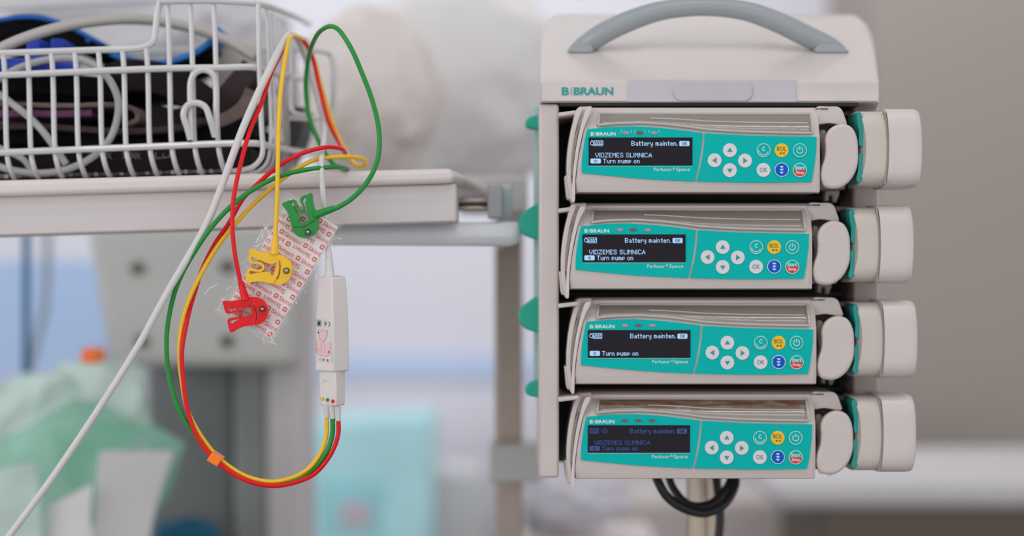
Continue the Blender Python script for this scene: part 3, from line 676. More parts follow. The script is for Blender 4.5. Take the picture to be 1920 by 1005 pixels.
# back wall and bottom
kb = D / (D + YB) * (D + YF) / D
bx = lambda px: 960 - (960 - px) * kb
by = lambda py: 502.5 - (502.5 - py) * kb
bw = [[(bx(x), by(40), YB), (bx(x), by(200), YB), (bx(x), by(328), YB)] for x in range(-120, 490, 45)]
multi_tube('back_wires', bw, .0022, M_wire, bk, fr)
multi_tube('back_rails', [([(bx(-140), by(40), YB), (bx(490), by(20), YB)], False), ([(bx(-140), by(200), YB), (bx(490), by(190), YB)], False), ([(bx(-140), by(330), YB), (bx(490), by(315), YB)], False)], .003, M_wire, bk, fr)
slab('back_band', [(-60, 4), (330, -18), (330, 2), (-60, 20)], .36, .372, M_wire, bk, fr, bevel=.001)
multi_tube('floor_wires', [([(x, 331 - .026 * x, YF + .04), (bx(x), by(331 - .026 * x), YB)], False) for x in range(-60, 490, 24)] , .002, M_wire, bk, fr)
multi_tube('floor_wires', [([(-60, 331, YF + .05 + q), (470, 317, YF + .05 + q)], False) for q in (0, .07, .14)], .0024, M_wire, bk, fr)
# front label-holder loop and side bracket
multi_tube('front_hook', [[(357, 262, YF - .006), (351, 240, YF - .008), (344, 215, YF - .01), (350, 199, YF - .01), (366, 193, YF - .01), (384, 200, YF - .01), (394, 225, YF - .01), (403, 256, YF - .006)],
                          [(358, 262, YF - .006), (357, 190, YF - .006), (358, 152, YF - .006), (366, 137, YF - .007), (382, 131, YF - .007), (398, 138, YF - .007), (404, 155, YF - .006), (404, 258, YF - .006)]], .0029, M_wire, bk, fr)
multi_tube('side_bracket', [[(548, 72, .16), (546, 150, .16), (546, 200, .16), (550, 211, .16), (570, 216, .17)],
                            [(546, 92, .17), (590, 95, .2), (618, 102, .22), (624, 115, .22), (626, 180, .22), (622, 212, .22), (600, 222, .2), (540, 221, .17)],
                            [(545, 75, .16), (560, 72, .17), (575, 80, .19), (578, 150, .19), (576, 215, .19)]], .0026, M_wire, bk, fr)

# basket contents
def strip(name, pts, th, y0, y1, m, label, cat, group=None, parent=None, n=6):
    c = [(v.x, v.y) for v in spline([Vector((a, b, 0)) for a, b in pts], n)]
    up, dn = [], []
    for i, q in enumerate(c):
        a = c[max(i - 1, 0)]; b = c[min(i + 1, len(c) - 1)]; d = Vector((b[0] - a[0], b[1] - a[1])).normalized()
        up.append((q[0] + d.y * th / 2, q[1] - d.x * th / 2)); dn.append((q[0] - d.y * th / 2, q[1] + d.x * th / 2))
    R = []
    for i in range(len(c)):
        f = [W(up[i][0], up[i][1], y0), W(dn[i][0], dn[i][1], y0)]
        wob = .006 * noise.noise(Vector((i * .21, th, y0 * 50)))
        R.append([f[0] + Vector((0, wob, 0)), f[1] + Vector((0, wob, 0)), f[1] + Vector((0, y1 - y0, 0)), f[0] + Vector((0, y1 - y0, 0))])
    if parent:
        loc = Vector(parent.location); R = [[v - loc for v in r] for r in R]
    o = loft(name, R, m, parent, bevel=.0012)
    if label: props(o, label, cat, group)
    return o
M_cuffblack = mat('black_cuff_fabric', '#0f0e11', .9, var=.3, bump=.3, spec=.1)
M_cuffbrown = mat('brown_cuff_fabric', '#43383a', .9, var=.25, bump=.3, spec=.15)
M_cuffbrown2 = mat('taupe_cuff_fabric', '#6e5d5a', .9, var=.2, bump=.3)
M_cuffpurple = mat('plum_cuff_fabric', '#6d3f60', .9, var=.2)
M_cuffblue = mat('blue_binding', '#1c5fb0', .85, var=.2, bump=.3)
M_blue = mat('deep_blue_plastic', '#0a3fb5', .5, var=.2)
G = 'blood pressure cuffs folded in the basket'
strip('folded_cuff', [(-40, 305), (80, 300), (220, 303), (340, 297), (470, 296)], 40, .11, .33, mat('dark_taupe_fabric', '#251f20', .9, var=.3, bump=.3, spec=.15), 'dark taupe folded cuff lying at the very bottom of the basket', 'cuff', G)
_b = bpy.data.objects['folded_cuff']; _p = Print(F(_b), .106)
for _x in (192, 200, 230, 238, 246, 254): _p.line(_x, 286, _x + 9, 298, 2); _p.line(_x + 8, 287, _x, 297, 1.6)
_p.line(292, 286, 292, 297, 2); _p.line(292, 297, 303, 296, 2); _p.line(306, 288, 306, 296, 2); _p.line(306, 296, 316, 294, 2); _p.line(318, 288, 318, 296, 2)
_p.build('stitching', mat('grey_thread', '#7d7876', .8), _b)
strip('folded_cuff', [(-40, 262), (60, 258), (180, 262), (255, 268), (300, 272)], 24, .115, .32, M_cuffblack, 'black folded cuff just above the bottom one at left of the basket', 'cuff', G)
strip('folded_cuff', [(-40, 240), (60, 236), (150, 242), (230, 246), (330, 240), (380, 225)], 12, .105, .31, M_cuffbrown, 'thin brown folded cuff under the plum one', 'cuff', G)
strip('folded_cuff', [(-40, 215), (60, 212), (120, 213), (172, 211)], 13, .105, .30, M_cuffpurple, 'plum coloured folded cuff at left of the basket', 'cuff', G)
strip('folded_cuff', [(-40, 192), (50, 196), (130, 198), (210, 196), (250, 205), (256, 224), (238, 232)], 9, .102, .30, M_cuffbrown2, 'taupe folded cuff with its rounded fold end over the plum one', 'cuff', G)
strip('folded_cuff', [(-40, 158), (60, 155), (140, 160), (215, 168)], 40, .12, .30, M_cuffblack, 'thick black folded cuff on top at left of the basket', 'cuff', G)
strip('folded_cuff', [(200, 150), (250, 140), (310, 150), (350, 170), (390, 195)], 60, .14, .33, MATS['dark_taupe_fabric'], 'dark brown wide cuff in the middle of the basket', 'cuff', G)
strip('folded_cuff', [(270, 215), (330, 225), (380, 215), (420, 185), (450, 150), (472, 125)], 42, .16, .33, M_cuffbrown, 'brown cuff curling up at the right end of the basket', 'cuff', G)
strip('folded_cuff', [(290, 262), (360, 262), (420, 256), (465, 235)], 38, .13, .33, M_cuffblack, 'black cuff low at the right end of the basket', 'cuff', G)
strip('folded_cuff', [(400, 235), (430, 222), (458, 200), (474, 170)], 30, .14, .3, M_cuffbrown2, 'taupe cuff flap standing up in the right corner of the basket', 'cuff', G)
strip('folded_cuff', [(440, 300), (500, 296), (535, 280), (552, 240), (556, 200)], 30, .25, .34, mat('grey_green_gap_shade', '#4a4f4b', .9, var=.25), 'grey green strip added to shade the gaps behind the right side wires of the basket', 'cuff', G)  # dark strip added as shade in the gaps between the side wires
c1 = thing('bound_cuff', 'black cuff with blue bound edge arching over the basket rim at left', 'cuff', W(60, 60, .2), G)
strip('cuff_body', [(-40, 70), (0, 52), (50, 42), (95, 50), (140, 75), (200, 105)], 34, .19, .34, M_cuffblack, None, None, None, c1)
strip('blue_edge', [(-40, 44), (0, 36), (50, 31), (100, 38), (140, 55), (190, 82)], 8, .185, .34, M_cuffblue, None, None, None, c1)
c2 = thing('bound_cuff', 'dark cuff with bright blue edge sagging across the middle of the basket', 'cuff', W(300, 120, .2), G)
strip('cuff_body', [(150, 70), (190, 100), (250, 122), (310, 128), (360, 112), (400, 88)], 10, .20, .34, M_cuffblack, None, None, None, c2)
strip('blue_edge', [(140, 55), (175, 82), (215, 104), (260, 115), (310, 116), (355, 102), (395, 74), (412, 52)], 11, .19, .34, mat('bright_blue_binding', '#2f7fcc', .85, var=.2, bump=.3), None, None, None, c2)
for (x, w, lab) in ((62, 26, 'left of the two deep blue connectors between cuff and basket rim'), (106, 24, 'right of the two deep blue connectors between cuff and basket rim')):
    props(slab('blue_connector', rrect(x - w / 2, 72, x + w / 2, 118, 4), .13, .2, M_blue, None, W, bevel=.003), lab, 'connector', 'deep blue connectors in the basket')
props(tube('blue_hose', [(-30, 122, .11), (40, 124, .11), (90, 120, .11), (140, 128, .12)], .007, M_blue, None, W), 'bright blue hose lying behind the basket front rail', 'hose')
props(box('white_box', W(405, 0, .25).x, W(472, 0, .25).x, .25, .33, W(0, 165, .25).z, W(0, 78, .25).z, mat('cream_card', '#cfc7bf', .6), bevel=.002), 'cream box standing at the right back of the basket', 'box')
props(tube('grey_hose', [(-30, 108, .10), (20, 82, .10), (80, 60, .11), (150, 44, .13), (230, 36, .15), (300, 40, .17), (370, 55, .18), (430, 78, .18), (480, 108, .17)], .0052, mat('grey_hose_rubber', '#aeaaa5', .4), None, W), 'thick light grey hose arching across the top of the basket', 'hose')
props(tube('coiled_cable', [(-20, 160, .093), (30, 130, .095), (90, 112, .097), (150, 112, .096), (195, 138, .094), (219, 178, .092), (221, 215, .092), (205, 262, .092), (165, 300, .092), (105, 322, .095), (40, 322, .098), (-20, 300, .10), (-40, 240, .10), (-20, 172, .095), (30, 200, .092), (75, 240, .092), (105, 280, .092), (124, 308, .094)], .0034, mat('grey_cable_rubber', '#b3b2b2', .4), None, W), 'light grey cable coiled in a ring just behind the basket front wires', 'cable')
props(tube('coiled_cable', [(-30, 268, .096), (10, 282, .096), (45, 300, .096), (60, 322, .10)], .003, MATS['grey_cable_rubber'], None, W), 'short loop of light grey cable at the bottom left of the basket', 'cable')

# ------------------------------------------------------------------ electrode packet
pk = thing('electrode_packet', 'clear packet of white electrode sheet printed in red, held by three coloured clips', 'packet', W(520, 640, .004))
fr = F(pk)
U = Vector((.861, .508)); Vv = Vector((-.508, .861))       # along the print rows / down the sheet
O = Vector((544, 372))
def xf(u, v): q = O + U * u + Vv * v; return (q.x, q.y)
YP = .004
def sheet(name, u0, v0, u1, v1, y, th, m, jag=0, amp=.0016):
    nu, nv = 12, 26; Vt, fs = [], []
    for j in range(nv + 1):
        for i in range(nu + 1):
            u = u0 + (u1 - u0) * i / nu; v = v0 + (v1 - v0) * j / nv
            if jag and (i in (0, nu) or j in (0, nv)):
                nn = noise.noise(Vector((u * .13, v * .13, 3))) * jag; u += nn if i in (0, nu) else 0; v += nn if j in (0, nv) else 0
            px, py = xf(u, v)
            Vt.append(fr(px, py, y + (amp * noise.noise(Vector((u * .06, v * .06, y * 1000))) if jag else 0)))
    for j in range(nv):
        for i in range(nu):
            a = j * (nu + 1) + i; fs.append([a, a + 1, a + nu + 2, a + nu + 1])
    return link(name, Vt, fs, m, pk, solid=th, sharp=80)
sheet('printed_sheet', 0, 0, 105, 246, YP, .0006, mat('paper_white', '#efe8e8', .6, var=.02))
sheet('clear_film', -13, -10, 110, 256, YP - .0032, .0001, mat('clear_film', '#f4f2f2', .12, var=.02, bump=.6, bscale=250, alpha=.07), jag=9, amp=.0022)
p = Print(fr, YP - .0007); hearts = []
for r in range(18):
    v0 = 3 + r * 13.6
    if v0 + 9 > 244: break
    if r % 2 == 0:
        items = [('t', 'ct', 1, 9), ('l', None, 14, 22), ('t', 'Skintact', 24.5, 61), ('l', None, 66, 74), ('t', 'Skint', 77, 104)]
    else:
        items = [('t', 'Skint', 1, 27), ('t', 'Skintact', 44, 81), ('l', None, 94, 102), ('l', None, 31, 39)]
        if r % 4 == 1: items = [('t', 'kintac', 1, 30), ('l', None, 36, 44), ('t', 'Skintact', 50, 88), ('l', None, 93, 101)]
    for kind, s, a, b in items:
        if r % 2 == 0: f2 = xf
        else: f2 = lambda u, v, a=a, b=b, v0=v0: xf(a + b - u, 2 * v0 + 8.5 - v)
        if kind == 't': p.text(s, a, v0, b, v0 + 8.5, .0, f2)
        else:
            c = (a + b) / 2; w = v0 + 4.2
            sq = rrect(a, v0, b, v0 + 8.4, 1.2, 2); up = [(c - 2.6, w - .6), (c - 1.4, w - 2), (c, w - 1), (c + 1.4, w - 2), (c + 2.6, w - .6), (c, w + 2.4)]
            p.poly(sq, f2); hearts.append((up, f2))
p.build('printed_text', mat('red_ink', '#e23420', .5, spec=.1), pk)
ph = Print(fr, YP - .0009)
for up, f2 in hearts: ph.poly(up, f2)
ph.build('white_symbols', MATS['paper_white'], pk)
# welded crinkles of the film, their glints put in as white lines
cr = []
import random
random.seed(4)
for k in range(46):
    side = random.choice((0, 0, 0, 1, 2))
    if side == 0: u, v = random.uniform(-16, -3), random.uniform(5, 250)
    elif side == 1: u, v = random.uniform(107, 114), random.uniform(0, 250)
    else: u, v = random.uniform(-10, 110), random.uniform(250, 260)
    a = random.uniform(0, 6.28); L = random.uniform(2, 8)
    cr.append(([(*xf(u, v), YP - .003), (*xf(u + L * math.cos(a), v + L * math.sin(a)), YP - .003)], False))
for q in (((455, 575), (480, 520), (512, 480)), ((430, 605), (480, 588), (540, 568)), ((560, 465), (575, 538)), ((525, 460), (540, 455), (560, 425)), ((345, 745), (380, 700)), ((375, 830), (400, 790)), ((20, 1010), (60, 960), (130, 930))):
    cr.append(([(380 + x_ / 4.57, 330 + y_ / 4.57, YP - .0035) for x_, y_ in q], False))
for q in (((500, 612), (512, 640), (519, 628)), ((505, 640), (518, 646)), ((418, 560), (410, 580), (424, 590)), ((423, 545), (434, 536))):
    cr.append(([(x_, y_, YP - .0035) for x_, y_ in q], False))
multi_tube('film_creases', cr, .00032, mat('film_crease_glint', '#f0eeee', .2), pk, fr, sides=5)['kind'] = 'stuff'

# ------------------------------------------------------------------ ecg cable set
ec = thing('ecg_lead_cable', 'ecg cable with white connector, orange sleeve and three coloured leads hung over the basket', 'medical cable', W(620, 905, 0))
fr = F(ec)
tube('trunk_cable', [(616, 478, .008), (613, 440, .010), (607, 380, .011), (603, 320, .014), (603, 292, .02), (607, 262, .07), (603, 210, .165), (586, 150, .175), (570, 100, .16), (557, 72, .13), (543, 65, .09), (529, 84, .05), (506, 129, .02), (489, 164, .012), (454, 244, .003), (416, 348, -.003), (387, 420, -.006), (314, 548, -.012), (250, 664, -.016), (105, 886, -.025), (0, 1028, -.03)],
     [.0024, .0024, .0025, .0026, .0027, .0028, .003, .0032, .0033, .0033, .0033, .0032, .0031, .003, .003], M_cable, ec, fr, sides=14)
tube('strain_relief', [(615.5, 470, .008), (617, 492, .005), (618, 522, .001)], [.0027, .0034, .0046], M_cable, ec, fr, smoothpath=False, sides=16)
def wedge(name, rows, m):
    """block turned towards the left: rows of (py, xl, xc, xr)"""
    R = []
    for py, xl, xc, xr, k in rows:
        R.append([fr(xl, py - 1, .003 - k), fr(xc, py + 1, -.012 - k), fr(xr, py - 1, .004 - k), fr(xr - (xc - xl) * .55, py - 3, .015 - k)])
    return loft(name, R, m, ec, bevel=.0016, sharp=50)
cn = wedge('connector_box', [(519, 599, 621, 648, -.001), (530, 595.5, 622, 650, 0), (600, 591.5, 624, 654, 0), (697, 590.5, 626.5, 655.5, 0)], mat('connector_white', '#dcd5d3', .45, var=.02))
pg = wedge('lead_plug', [(694, 597, 628, 648, -.002), (730, 598, 630, 648, -.002), (761, 599, 631, 647, -.002)], MATS['connector_white'])
def on_face(x, y_, k=0.0):            # point on the connector's printed face
    s = (x - 591) / (625 - 591); return fr(x, y_, .003 - .015 * s - .0003 - k)
class FacePrint(Print):
    pass
def fp(): return Print(lambda a, b, y: on_face(a, b), 0)
fp().poly([(593, 597), (622, 599), (622, 680), (593, 676)]).build('sticker', mat('sticker_grey', '#d5d0cd', .4), cn)
def fp2(): return Print(lambda a, b, y: on_face(a, b, .0002), 0)
q = fp2(); q.poly([(593.5, 599), (602.5, 600), (602.5, 613), (593.5, 612)]).build('dark_mark', mat('dark_green_ink', '#8fa39a', .5), cn)
q = Print(lambda a, b, y: on_face(a, b, .0004), 0)
q.poly(ell(598, 606.5, 2.6, 4)); q.ring(607.5, 606.5, 3.2, 4.3, -80, 80, 12); q.line(608, 606.5, 611, 606.5, 1); q.ring(614.5, 608, 3.4, 4.5, -80, 80, 12)
for (x_, y_) in ((597, 623), ): q.poly(ell(x_, y_ + .5, 1.5, 1.5, 10))
q.build('ce_mark', mat('black_ink', '#33302f', .5), cn)
q = fp2(); q.poly([(596, 619), (614, 620.5), (613, 630), (606, 641), (600, 630)]); q.poly([(593.5, 637), (597, 634), (600, 640), (606, 645), (613, 644), (619, 641), (619, 664), (612, 668), (600, 666), (593.5, 661)])
q.build('torso_diagram', mat('pink_ink', '#e6bfc1', .5), cn)
q = Print(lambda a, b, y: on_face(a, b, .0004), 0)
for x0_, y0_, x1_, y1_ in ((596, 619, 614, 620.5), (596, 619, 598, 632), (614, 620.5, 612, 632), (598, 632, 606, 643), (612, 632, 606, 643), (593.5, 640, 593.5, 661), (619, 641, 619, 664), (593.5, 661, 600, 666), (619, 664, 612, 668), (600, 666, 612, 668), (602, 643, 602, 662), (609, 645, 609, 662)): q.line(x0_, y0_, x1_, y1_, .4)
q.build('diagram_lines', mat('brown_ink', '#8a5a5c', .5), cn)
for x_, y_, m_ in ((599, 673.5, M_yellow), (606, 674.5, M_green), (614, 675.5, M_red), (595.5, 656, M_yellow), (616, 660, M_red)):
    Print(lambda a, b, y: on_face(a, b, .0006), 0).poly(ell(x_, y_, 1.5, 2.2, 12)).build('colour_dot', m_, cn)
for x_, y_, m_ in ((603.5, 748, M_yellow), (613.5, 750, M_green), (623.5, 752.5, M_red)):
    Print(lambda a, b, y: fr(a, b, .005 - .015 * (a - 598) / 32 - .001), 0).poly(ell(x_, y_, 2.8, 3.8, 16)).build('colour_dot', m_, pg)
slab('thumb_ridge', [(602, 712), (612, 713), (612, 714), (602, 713)], -.003, 0, M_cable, pg, fr)
for x_, yb, nm in ((612.5, 783, 'yellow'), (623.5, 785, 'green'), (634, 789, 'red')):
    tube('lead_sleeve', [(x_ - 2, 757, -.001), (x_, yb, -.001)], [.0032, .0024], M_cable, ec, fr, smoothpath=False, sides=14)

RW = .00195
def lead(label, pts, m, r=RW):
    o = tube('lead_wire', pts, r, m, ec, fr, sides=12, n=10); o['label'] = label; return o
lead('red lead wire', [(634.5, 785, -.001), (634, 815, -.001), (620, 852, -.001), (590, 888, -.002), (555, 904, -.003), (510, 911, -.004), (460, 900, -.005), (410, 868, -.005), (372, 823, -.005), (352, 770, -.005), (344, 715, -.005), (341, 660, -.005), (349, 610, -.003), (357, 575, .001), (366, 545, .003), (379, 505, .004), (403, 457, .004), (430, 417, .003), (456, 372, .003), (485, 343, .003), (520, 313, .004), (565, 288, .01), (612, 276, .02), (640, 279, .04), (648, 288, .07), (636, 268, .11), (615, 225, .14), (598, 160, .15), (585, 105, .14), (568, 76, .12), (550, 67, .10), (541, 68, .075), (526, 102, .045), (508, 139, .028), (492, 188, .014), (469, 244, .006), (454, 296, -.002), (438, 372, -.008), (436, 430, -.010), (441, 480, -.010), (450, 525, -.008), (457, 556, -.008)], M_red)
lead('yellow lead wire', [(612.5, 780, -.001), (612, 815, 0), (603, 845, 0), (580, 877, -.001), (550, 895, .001), (508, 903, 0), (462, 893, -.001), (414, 862, -.001), (380, 822, 0), (352, 770, 0), (341, 715, -.001), (336, 660, -.002), (341, 605, -.003), (355, 560, -.003), (371, 525, -.002), (388, 494, 0), (412, 456, .001), (437, 425, .003), (470, 388, .008), (518, 345, .010), (548, 322, .012), (590, 300, .02), (640, 294, .03), (680, 298, .055), (686, 309, .08), (668, 310, .10), (645, 278, .13), (622, 225, .15), (602, 160, .155), (588, 110, .15), (572, 80, .13), (556, 68, .09), (544, 70, .06), (538, 92, .04), (530, 140, .016), (524, 200, .006), (521, 300, -.003), (519, 380, -.007), (517, 430, -.008), (516, 458, -.008)], M_yellow)
lead('green lead wire', [(623.5, 782, -.001), (623, 815, 0), (612, 848, 0), (585, 882, .001), (552, 900, .001), (510, 906, .003), (460, 897, .002), (408, 866, .001), (368, 820, -.002), (336, 768, -.003), (317, 705, -.003), (312, 648, -.004), (316, 598, -.005), (333, 532, -.007), (366, 470, -.009), (410, 410, -.009), (460, 365, -.006), (520, 332, 0), (575, 318, .01), (625, 313, .02), (650, 316, .05), (646, 318, .085), (621, 303, .11), (594, 258, .125), (579, 215, .125), (573.5, 165, .12), (577, 118, .10), (587, 80, .06), (602, 57, .03), (620, 49, .015), (636, 57, .005), (658, 90, 0), (680, 140, 0), (700, 195, 0), (711, 250, 0), (708, 300, -.001), (688, 342, -.002), (660, 372, -.004), (635, 388, -.006), (626, 392, -.008)], M_green, .0021)
slv = slab('lead_sleeve_clip', [(398, 847), (417, 860), (407, 876), (387, 864)], -.011, .006, M_orange, ec, fr, bevel=.001)
slv['label'] = 'orange sleeve holding the leads together'

# clips
CG = [(403, 133), (425, 120), (470, 107), (484, 112), (490, 128), (494, 155), (503, 172), (514, 174), (524, 165), (524, 145), (511, 118), (511, 100), (520, 89), (550, 78), (576, 68), (582, 76), (584, 105), (590, 140), (603, 175), (615, 205), (620, 245), (616, 282), (600, 308), (572, 325), (545, 332), (515, 330), (490, 318), (471, 298), (462, 268), (452, 230), (442, 195), (425, 165)]
CH1 = [(458, 124), (468, 122), (474, 130), (482, 158), (492, 178), (512, 187), (530, 178), (538, 160), (530, 134), (524, 118), (530, 102), (542, 98), (546, 110), (540, 124), (546, 150), (548, 185), (556, 215), (570, 232), (540, 238), (512, 244), (498, 240), (510, 222), (500, 196), (480, 165), (466, 145), (456, 136)]
CH2 = [(492, 270), (520, 268), (550, 258), (572, 247), (584, 236), (588, 244), (574, 256), (550, 268), (522, 276), (498, 277)]
CH1 = sp2(CH1, 3); CH2 = sp2(CH2, 3); CG = sp2(CG, 3)
def clip(mx, my, sx, sy, m, label, y=-.009, flip=False):
    # green clip in crop pixels: axis from prong middle to stud
    a0 = Vector((490, 100)); a1 = Vector((553, 300)); ax = (a1 - a0); L0 = ax.length; ax.normalize(); pv = Vector((-ax.y, ax.x))
    b0 = Vector((mx, my)); b1 = Vector((sx, sy)); bxv = (b1 - b0); L1 = bxv.length; bxv.normalize(); qv = Vector((-bxv.y, bxv.x)); k = L1 / L0
    def tf(p):
        d = Vector(p) - a0; u = d.dot(ax) * k; v = d.dot(pv) * k
        q = b0 + bxv * u + qv * v; return (q.x, q.y)
    c = slab('clip', [tf(p) for p in CG], y, y + .0062, m, ec, fr, bevel=.0006, holes=([tf(p) for p in CH1], [tf(p) for p in CH2]))
    c['label'] = label
    s = tf((556, 298))
    rings = []
    for r_, yy in ((4.6, 0), (4.6, -.001), (3.8, -.0018), (3.2, -.0022), (3.6, -.005), (3.2, -.0064), (2, -.0074), (.6, -.0078)):
        rings.append([fr(s[0] + r_ * math.cos(a * math.pi / 8), s[1] + r_ * math.sin(a * math.pi / 8), y + yy) for a in range(16)])
    loft('stud', rings, M_chrome, c)
    slab('stud_ring', ell(s[0], s[1], 6, 6, 20), y - .0006, y + .003, mat('dark_stud_metal', '#4a3f3c', .3, metal=.8), c, fr)
    rg = [tf(p) for p in ((470, 262), (520, 262), (560, 248), (592, 226))]
    tube('ridge', [(*q, y - .0002) for q in rg], .0011, m, c, fr, n=5, sides=8)
    rg = [tf(p) for p in ((446, 112), (452, 130), (440, 150))]
    return c
S = 3.14
def cc(x, y): return (400 + x / S, 340 + y / S)
clip(*cc(490, 100), *cc(553, 300), M_green, 'green spring clip')
clip(*cc(203, 497), *cc(430, 530), M_yellow, 'yellow spring clip')
clip(*cc(78, 800), *cc(288, 755), M_red, 'red spring clip')
def boot(p0, p1, r0, r1, m):
    tube('wire_boot', [(*cc(*p0), -.008), (*cc(*p1), -.007)], [r0, r1], m, ec, fr, smoothpath=False, sides=14)
boot((598, 200), (712, 158), .0036, .0027, M_green)
boot((358, 430), (366, 335), .0036, .0028, M_yellow)
boot((190, 700), (160, 592), .0038, .0026, M_red)

# ------------------------------------------------------------------ background
M_bag = mat('white_bag_plastic', '#dedbdb', .5, var=.04, scale=5, bump=.1, bscale=10)
props(blob('plastic_bag', W(865, 160, 1.05), (.15, .12, .155), M_bag, amp=.10, fscale=2.2, seed=3), 'large crumpled white plastic bag between the green lead loop and the docking station', 'bag')
props(blob('plastic_bag', W(692, 185, .72), (.086, .10, .112), mat('cream_bag_plastic', '#ddd4cf', .5, var=.04, scale=6), amp=.09, fscale=2.5, seed=9), 'smaller cream plastic bag slumped behind the green lead loop', 'bag')
props(blob('plastic_bag', W(150, 60, .9), (.26, .12, .1), mat('grey_white_bag', '#c9c8cc', .5, var=.06, scale=5), amp=.2, fscale=2.5, seed=14), 'pale plastic bag behind the top of the wire basket', 'bag')

cab = thing('equipment_cabinet', 'grey equipment housing with dark screws on a grey column under the shelf', 'medical equipment', Vector((W(370, 0, 1.0).x, 1.0, 0)))
fr = F(cab)
M_cab = mat('grey_enamel', '#bab9b5', .5, var=.03)
slab('housing', [(160, 425), (560, 425), (560, 690), (212, 690), (202, 670)], .80, 1.05, M_cab, cab, fr, bevel=.015, seg=4)
for x_, y_ in ((257, 503), (425, 500), (265, 640), (425, 640)):
    slab('screw', ell(x_, y_, 13, 12, 16), .795, .81, mat('dark_screw', '#57544f', .5), cab, fr)
slab('column', [(272, 680), (440, 680), (440, 2200), (272, 2200)], .95, 1.1, mat('dark_grey_enamel', '#868a8a', .5, var=.08), cab, fr, bevel=.01)
slab('column_edge', [(438, 680), (505, 680), (505, 2200), (438, 2200)], .90, 1.08, mat('mid_grey_enamel', '#989b9b', .5), cab, fr, bevel=.008)
slab('side_panel', [(500, 425), (572, 425), (572, 2200), (500, 2200)], .86, 1.0, mat('pale_grey_enamel', '#c4bfbf', .5), cab, fr, bevel=.008)

props(slab('blue_screen', [(-60, 488), (200, 488), (200, 700), (-60, 700)], 1.8, 1.83, mat('pale_blue_cloth', '#b2caee', .8, var=.04)), 'pale blue cloth screen far behind the green bag', 'screen')
props(tube('drip_stand', [(50, 380, .8), (49, 560, .8), (48, 800, .8), (48, 2300, .8)], .0052, mat('navy_paint', '#22618f', .4)), 'thin dark blue stand pole in front of the pale blue screen', 'stand')
props(tube('hanging_tube', [(88, 380, 1.1), (88, 480, 1.1), (82, 580, 1.1), (62, 660, 1.1), (50, 720, 1.1), (48, 1100, 1.1), (48, 2100, 1.1)], .006, mat('grey_tubing', '#98a3b3', .4)), 'thin grey tube hanging beside the dark blue stand pole', 'tube')
props(slab('orange_cap', rrect(150, 653, 186, 682, 8), .60, .64, mat('orange_cap_plastic', '#ff8038', .5), bevel=.004), 'small orange cap above the green plastic bag', 'cap')

M_gbag = mat('green_bag_plastic', '#95d6bb', .35, var=.12, scale=8, alpha=.48)
M_gbag2 = mat('pale_green_bag_plastic', '#d3e8df', .35, var=.12, scale=8, alpha=.8)
gb = thing('green_plastic_bag', 'crumpled translucent green plastic bag full of white paper at bottom left', 'bag', W(150, 1100, .6))
fr = F(gb)
patch('back_sheet', [(-60, 690, .70), (275, 680, .72), (262, 830, .68), (-60, 1080, .68)], M_gbag2, gb, amp=.035, fscale=9, seed=1, fr=fr, thick=.001)
patch('green_fold', [(-60, 860, .60), (140, 730, .60), (260, 815, .62), (120, 1080, .60)], M_gbag, gb, amp=.02, fscale=8, seed=2, fr=fr, thick=.001)
patch('green_fold', [(90, 800, .63), (250, 805, .63), (335, 830, .63), (240, 1080, .63)], M_gbag, gb, amp=.02, fscale=8, seed=5, fr=fr, thick=.001)
patch('front_sheet', [(-60, 900, .52), (60, 860, .52), (110, 1080, .52), (-60, 1120, .52)], M_gbag2, gb, amp=.02, fscale=8, seed=7, fr=fr, thick=.001)
patch('upper_sheet', [(90, 685, .66), (262, 675, .66), (272, 750, .66), (250, 815, .66)], M_gbag2, gb, amp=.025, fscale=8, seed=8, fr=fr, thick=.001)
pp = patch('paper_sheet', [(188, 848, .56), (322, 845, .60), (262, 1090, .60), (165, 1090, .56)], mat('white_paper', '#dedddd', .7), None, amp=.006, fscale=6, seed=3, thick=.001)
props(pp, 'taller white paper sheet sticking up at the right of the green bag', 'paper')
pp = patch('paper_sheet', [(94, 945, .54), (175, 905, .54), (160, 1090, .54), (70, 1090, .54)], MATS['white_paper'], None, amp=.006, fscale=6, seed=6, thick=.001)
props(pp, 'shorter white paper sheet in the green bag with a slanted top edge', 'paper')
props(blob('blue_cloth', W(350, 1005, .85), (.04, .05, .022), mat('petrol_cloth', '#1d6485', .8, var=.2), amp=.25, seed=5), 'crumpled petrol blue cloth at the foot of the grey column', 'cloth')

cb2 = thing('cyan_package', 'pale cyan printed package under the shelf behind the ecg leads', 'package', W(700, 1100, 1.5))
fr = F(cb2)
slab('wrapper', [(585, 790), (812, 775), (812, 1120), (585, 1120)], 2.05, 2.25, mat('cyan_wrapper', '#b4e4ea', .5, var=.2, scale=9), cb2, fr, bevel=.01)
slab('printed_patch', [(600, 900), (720, 900), (720, 1000), (600, 1000)], 2.047, 2.05, mat('mid_cyan', '#9bdae1', .5, var=.3, scale=14), cb2, fr)
slab('printed_spot', ell(665, 965, 34, 26), 2.044, 2.047, mat('pinkish_print', '#c3b9c4', .5), cb2, fr)

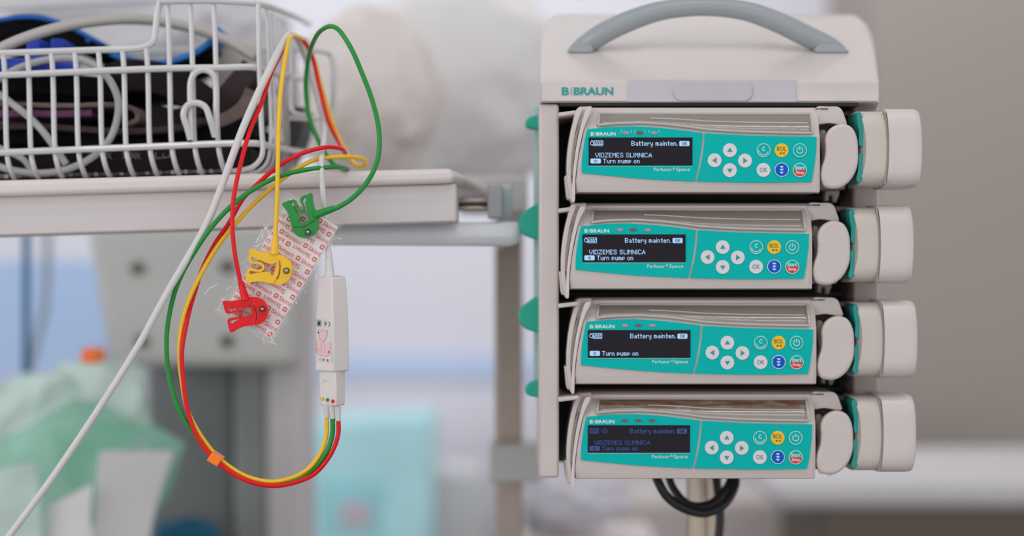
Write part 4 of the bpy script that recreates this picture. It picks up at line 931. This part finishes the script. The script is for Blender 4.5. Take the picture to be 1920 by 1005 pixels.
props(slab('white_cabinet', [(560, 880), (905, 880), (905, 2300), (560, 1900)], 2.28, 2.5, mat('cabinet_white', '#dbd9dc', .5), bevel=.01), 'white low cabinet behind the cyan package', 'cabinet')
tr = thing('white_trolley', 'white trolley with a pale bundle far behind the pole', 'trolley', Vector((W(1250, 0, 1.6).x, 1.6, 0)))
fr = F(tr)
slab('body', [(1030, 930), (1540, 925), (1540, 1800), (1030, 1800)], 1.95, 2.3, mat('trolley_cream', '#c4bcb8', .5, var=.05, scale=4), tr, fr, bevel=.02)
props(blob('linen_bundle', W(1080, 935, 1.2), (.075, .06, .045), mat('lilac_linen', '#c9c6cf', .7), amp=.2, seed=2), 'pale lilac linen bundle left of the pole under the docking station', 'linen')
props(slab('grey_case', rrect(985, 880, 1065, 995, 6), 1.28, 1.36, mat('case_grey', '#8f9392', .5), bevel=.004), 'small grey case behind the foot of the docking station', 'case')
def low_table(name, label, x0, x1, y0, y1, z):
    t = thing(name, label, 'table', Vector(((x0 + x1) / 2, (y0 + y1) / 2, 0)))
    box('table_top', x0, x1, y0, y1, z - .02, z, M_top, t, bevel=.004)
    for a in (x0 + .03, x1 - .03):
        for b in (y0 + .03, y1 - .03): box('leg', a - .012, a + .012, b - .012, b + .012, 0, z - .02, M_steel, t)
    return t
low_table('side_table', 'low white side table under the grey case and the lilac linen', W(975, 0, 1.2).x, W(1230, 0, 1.2).x, 1.12, 1.38, W(0, 995, 1.28).z)
low_table('low_table', 'low white table under the green bag at the bottom left edge', W(-60, 0, .6).x, W(420, 0, .85).x, .50, .90, W(0, 1040, .85).z)
bd = thing('hospital_bed', 'hospital bed with white sheet and dark brown base at bottom right', 'bed', Vector((W(1760, 0, 1.4).x, 1.5, 0)))
fr = F(bd)
slab('mattress', [(1440, 890), (2100, 884), (2100, 958), (1450, 958)], 1.35, 1.8, mat('white_sheet', '#cbc8cb', .8, var=.03), bd, fr, bevel=.03, seg=4)
slab('base', [(1545, 950), (2100, 950), (2100, 1120), (1545, 1120)], 1.37, 1.88, mat('dark_brown_laminate', '#5d5348', .6, var=.06), bd, fr, bevel=.01)
for x_ in (1570, 2050):
    for y_ in (1.42, 1.8):
        xw = W(x_, 0, 1.4).x; box('leg', xw - .02, xw + .02, y_ - .02, y_ + .02, 0, W(0, 1118, 1.4).z, M_steel, bd)
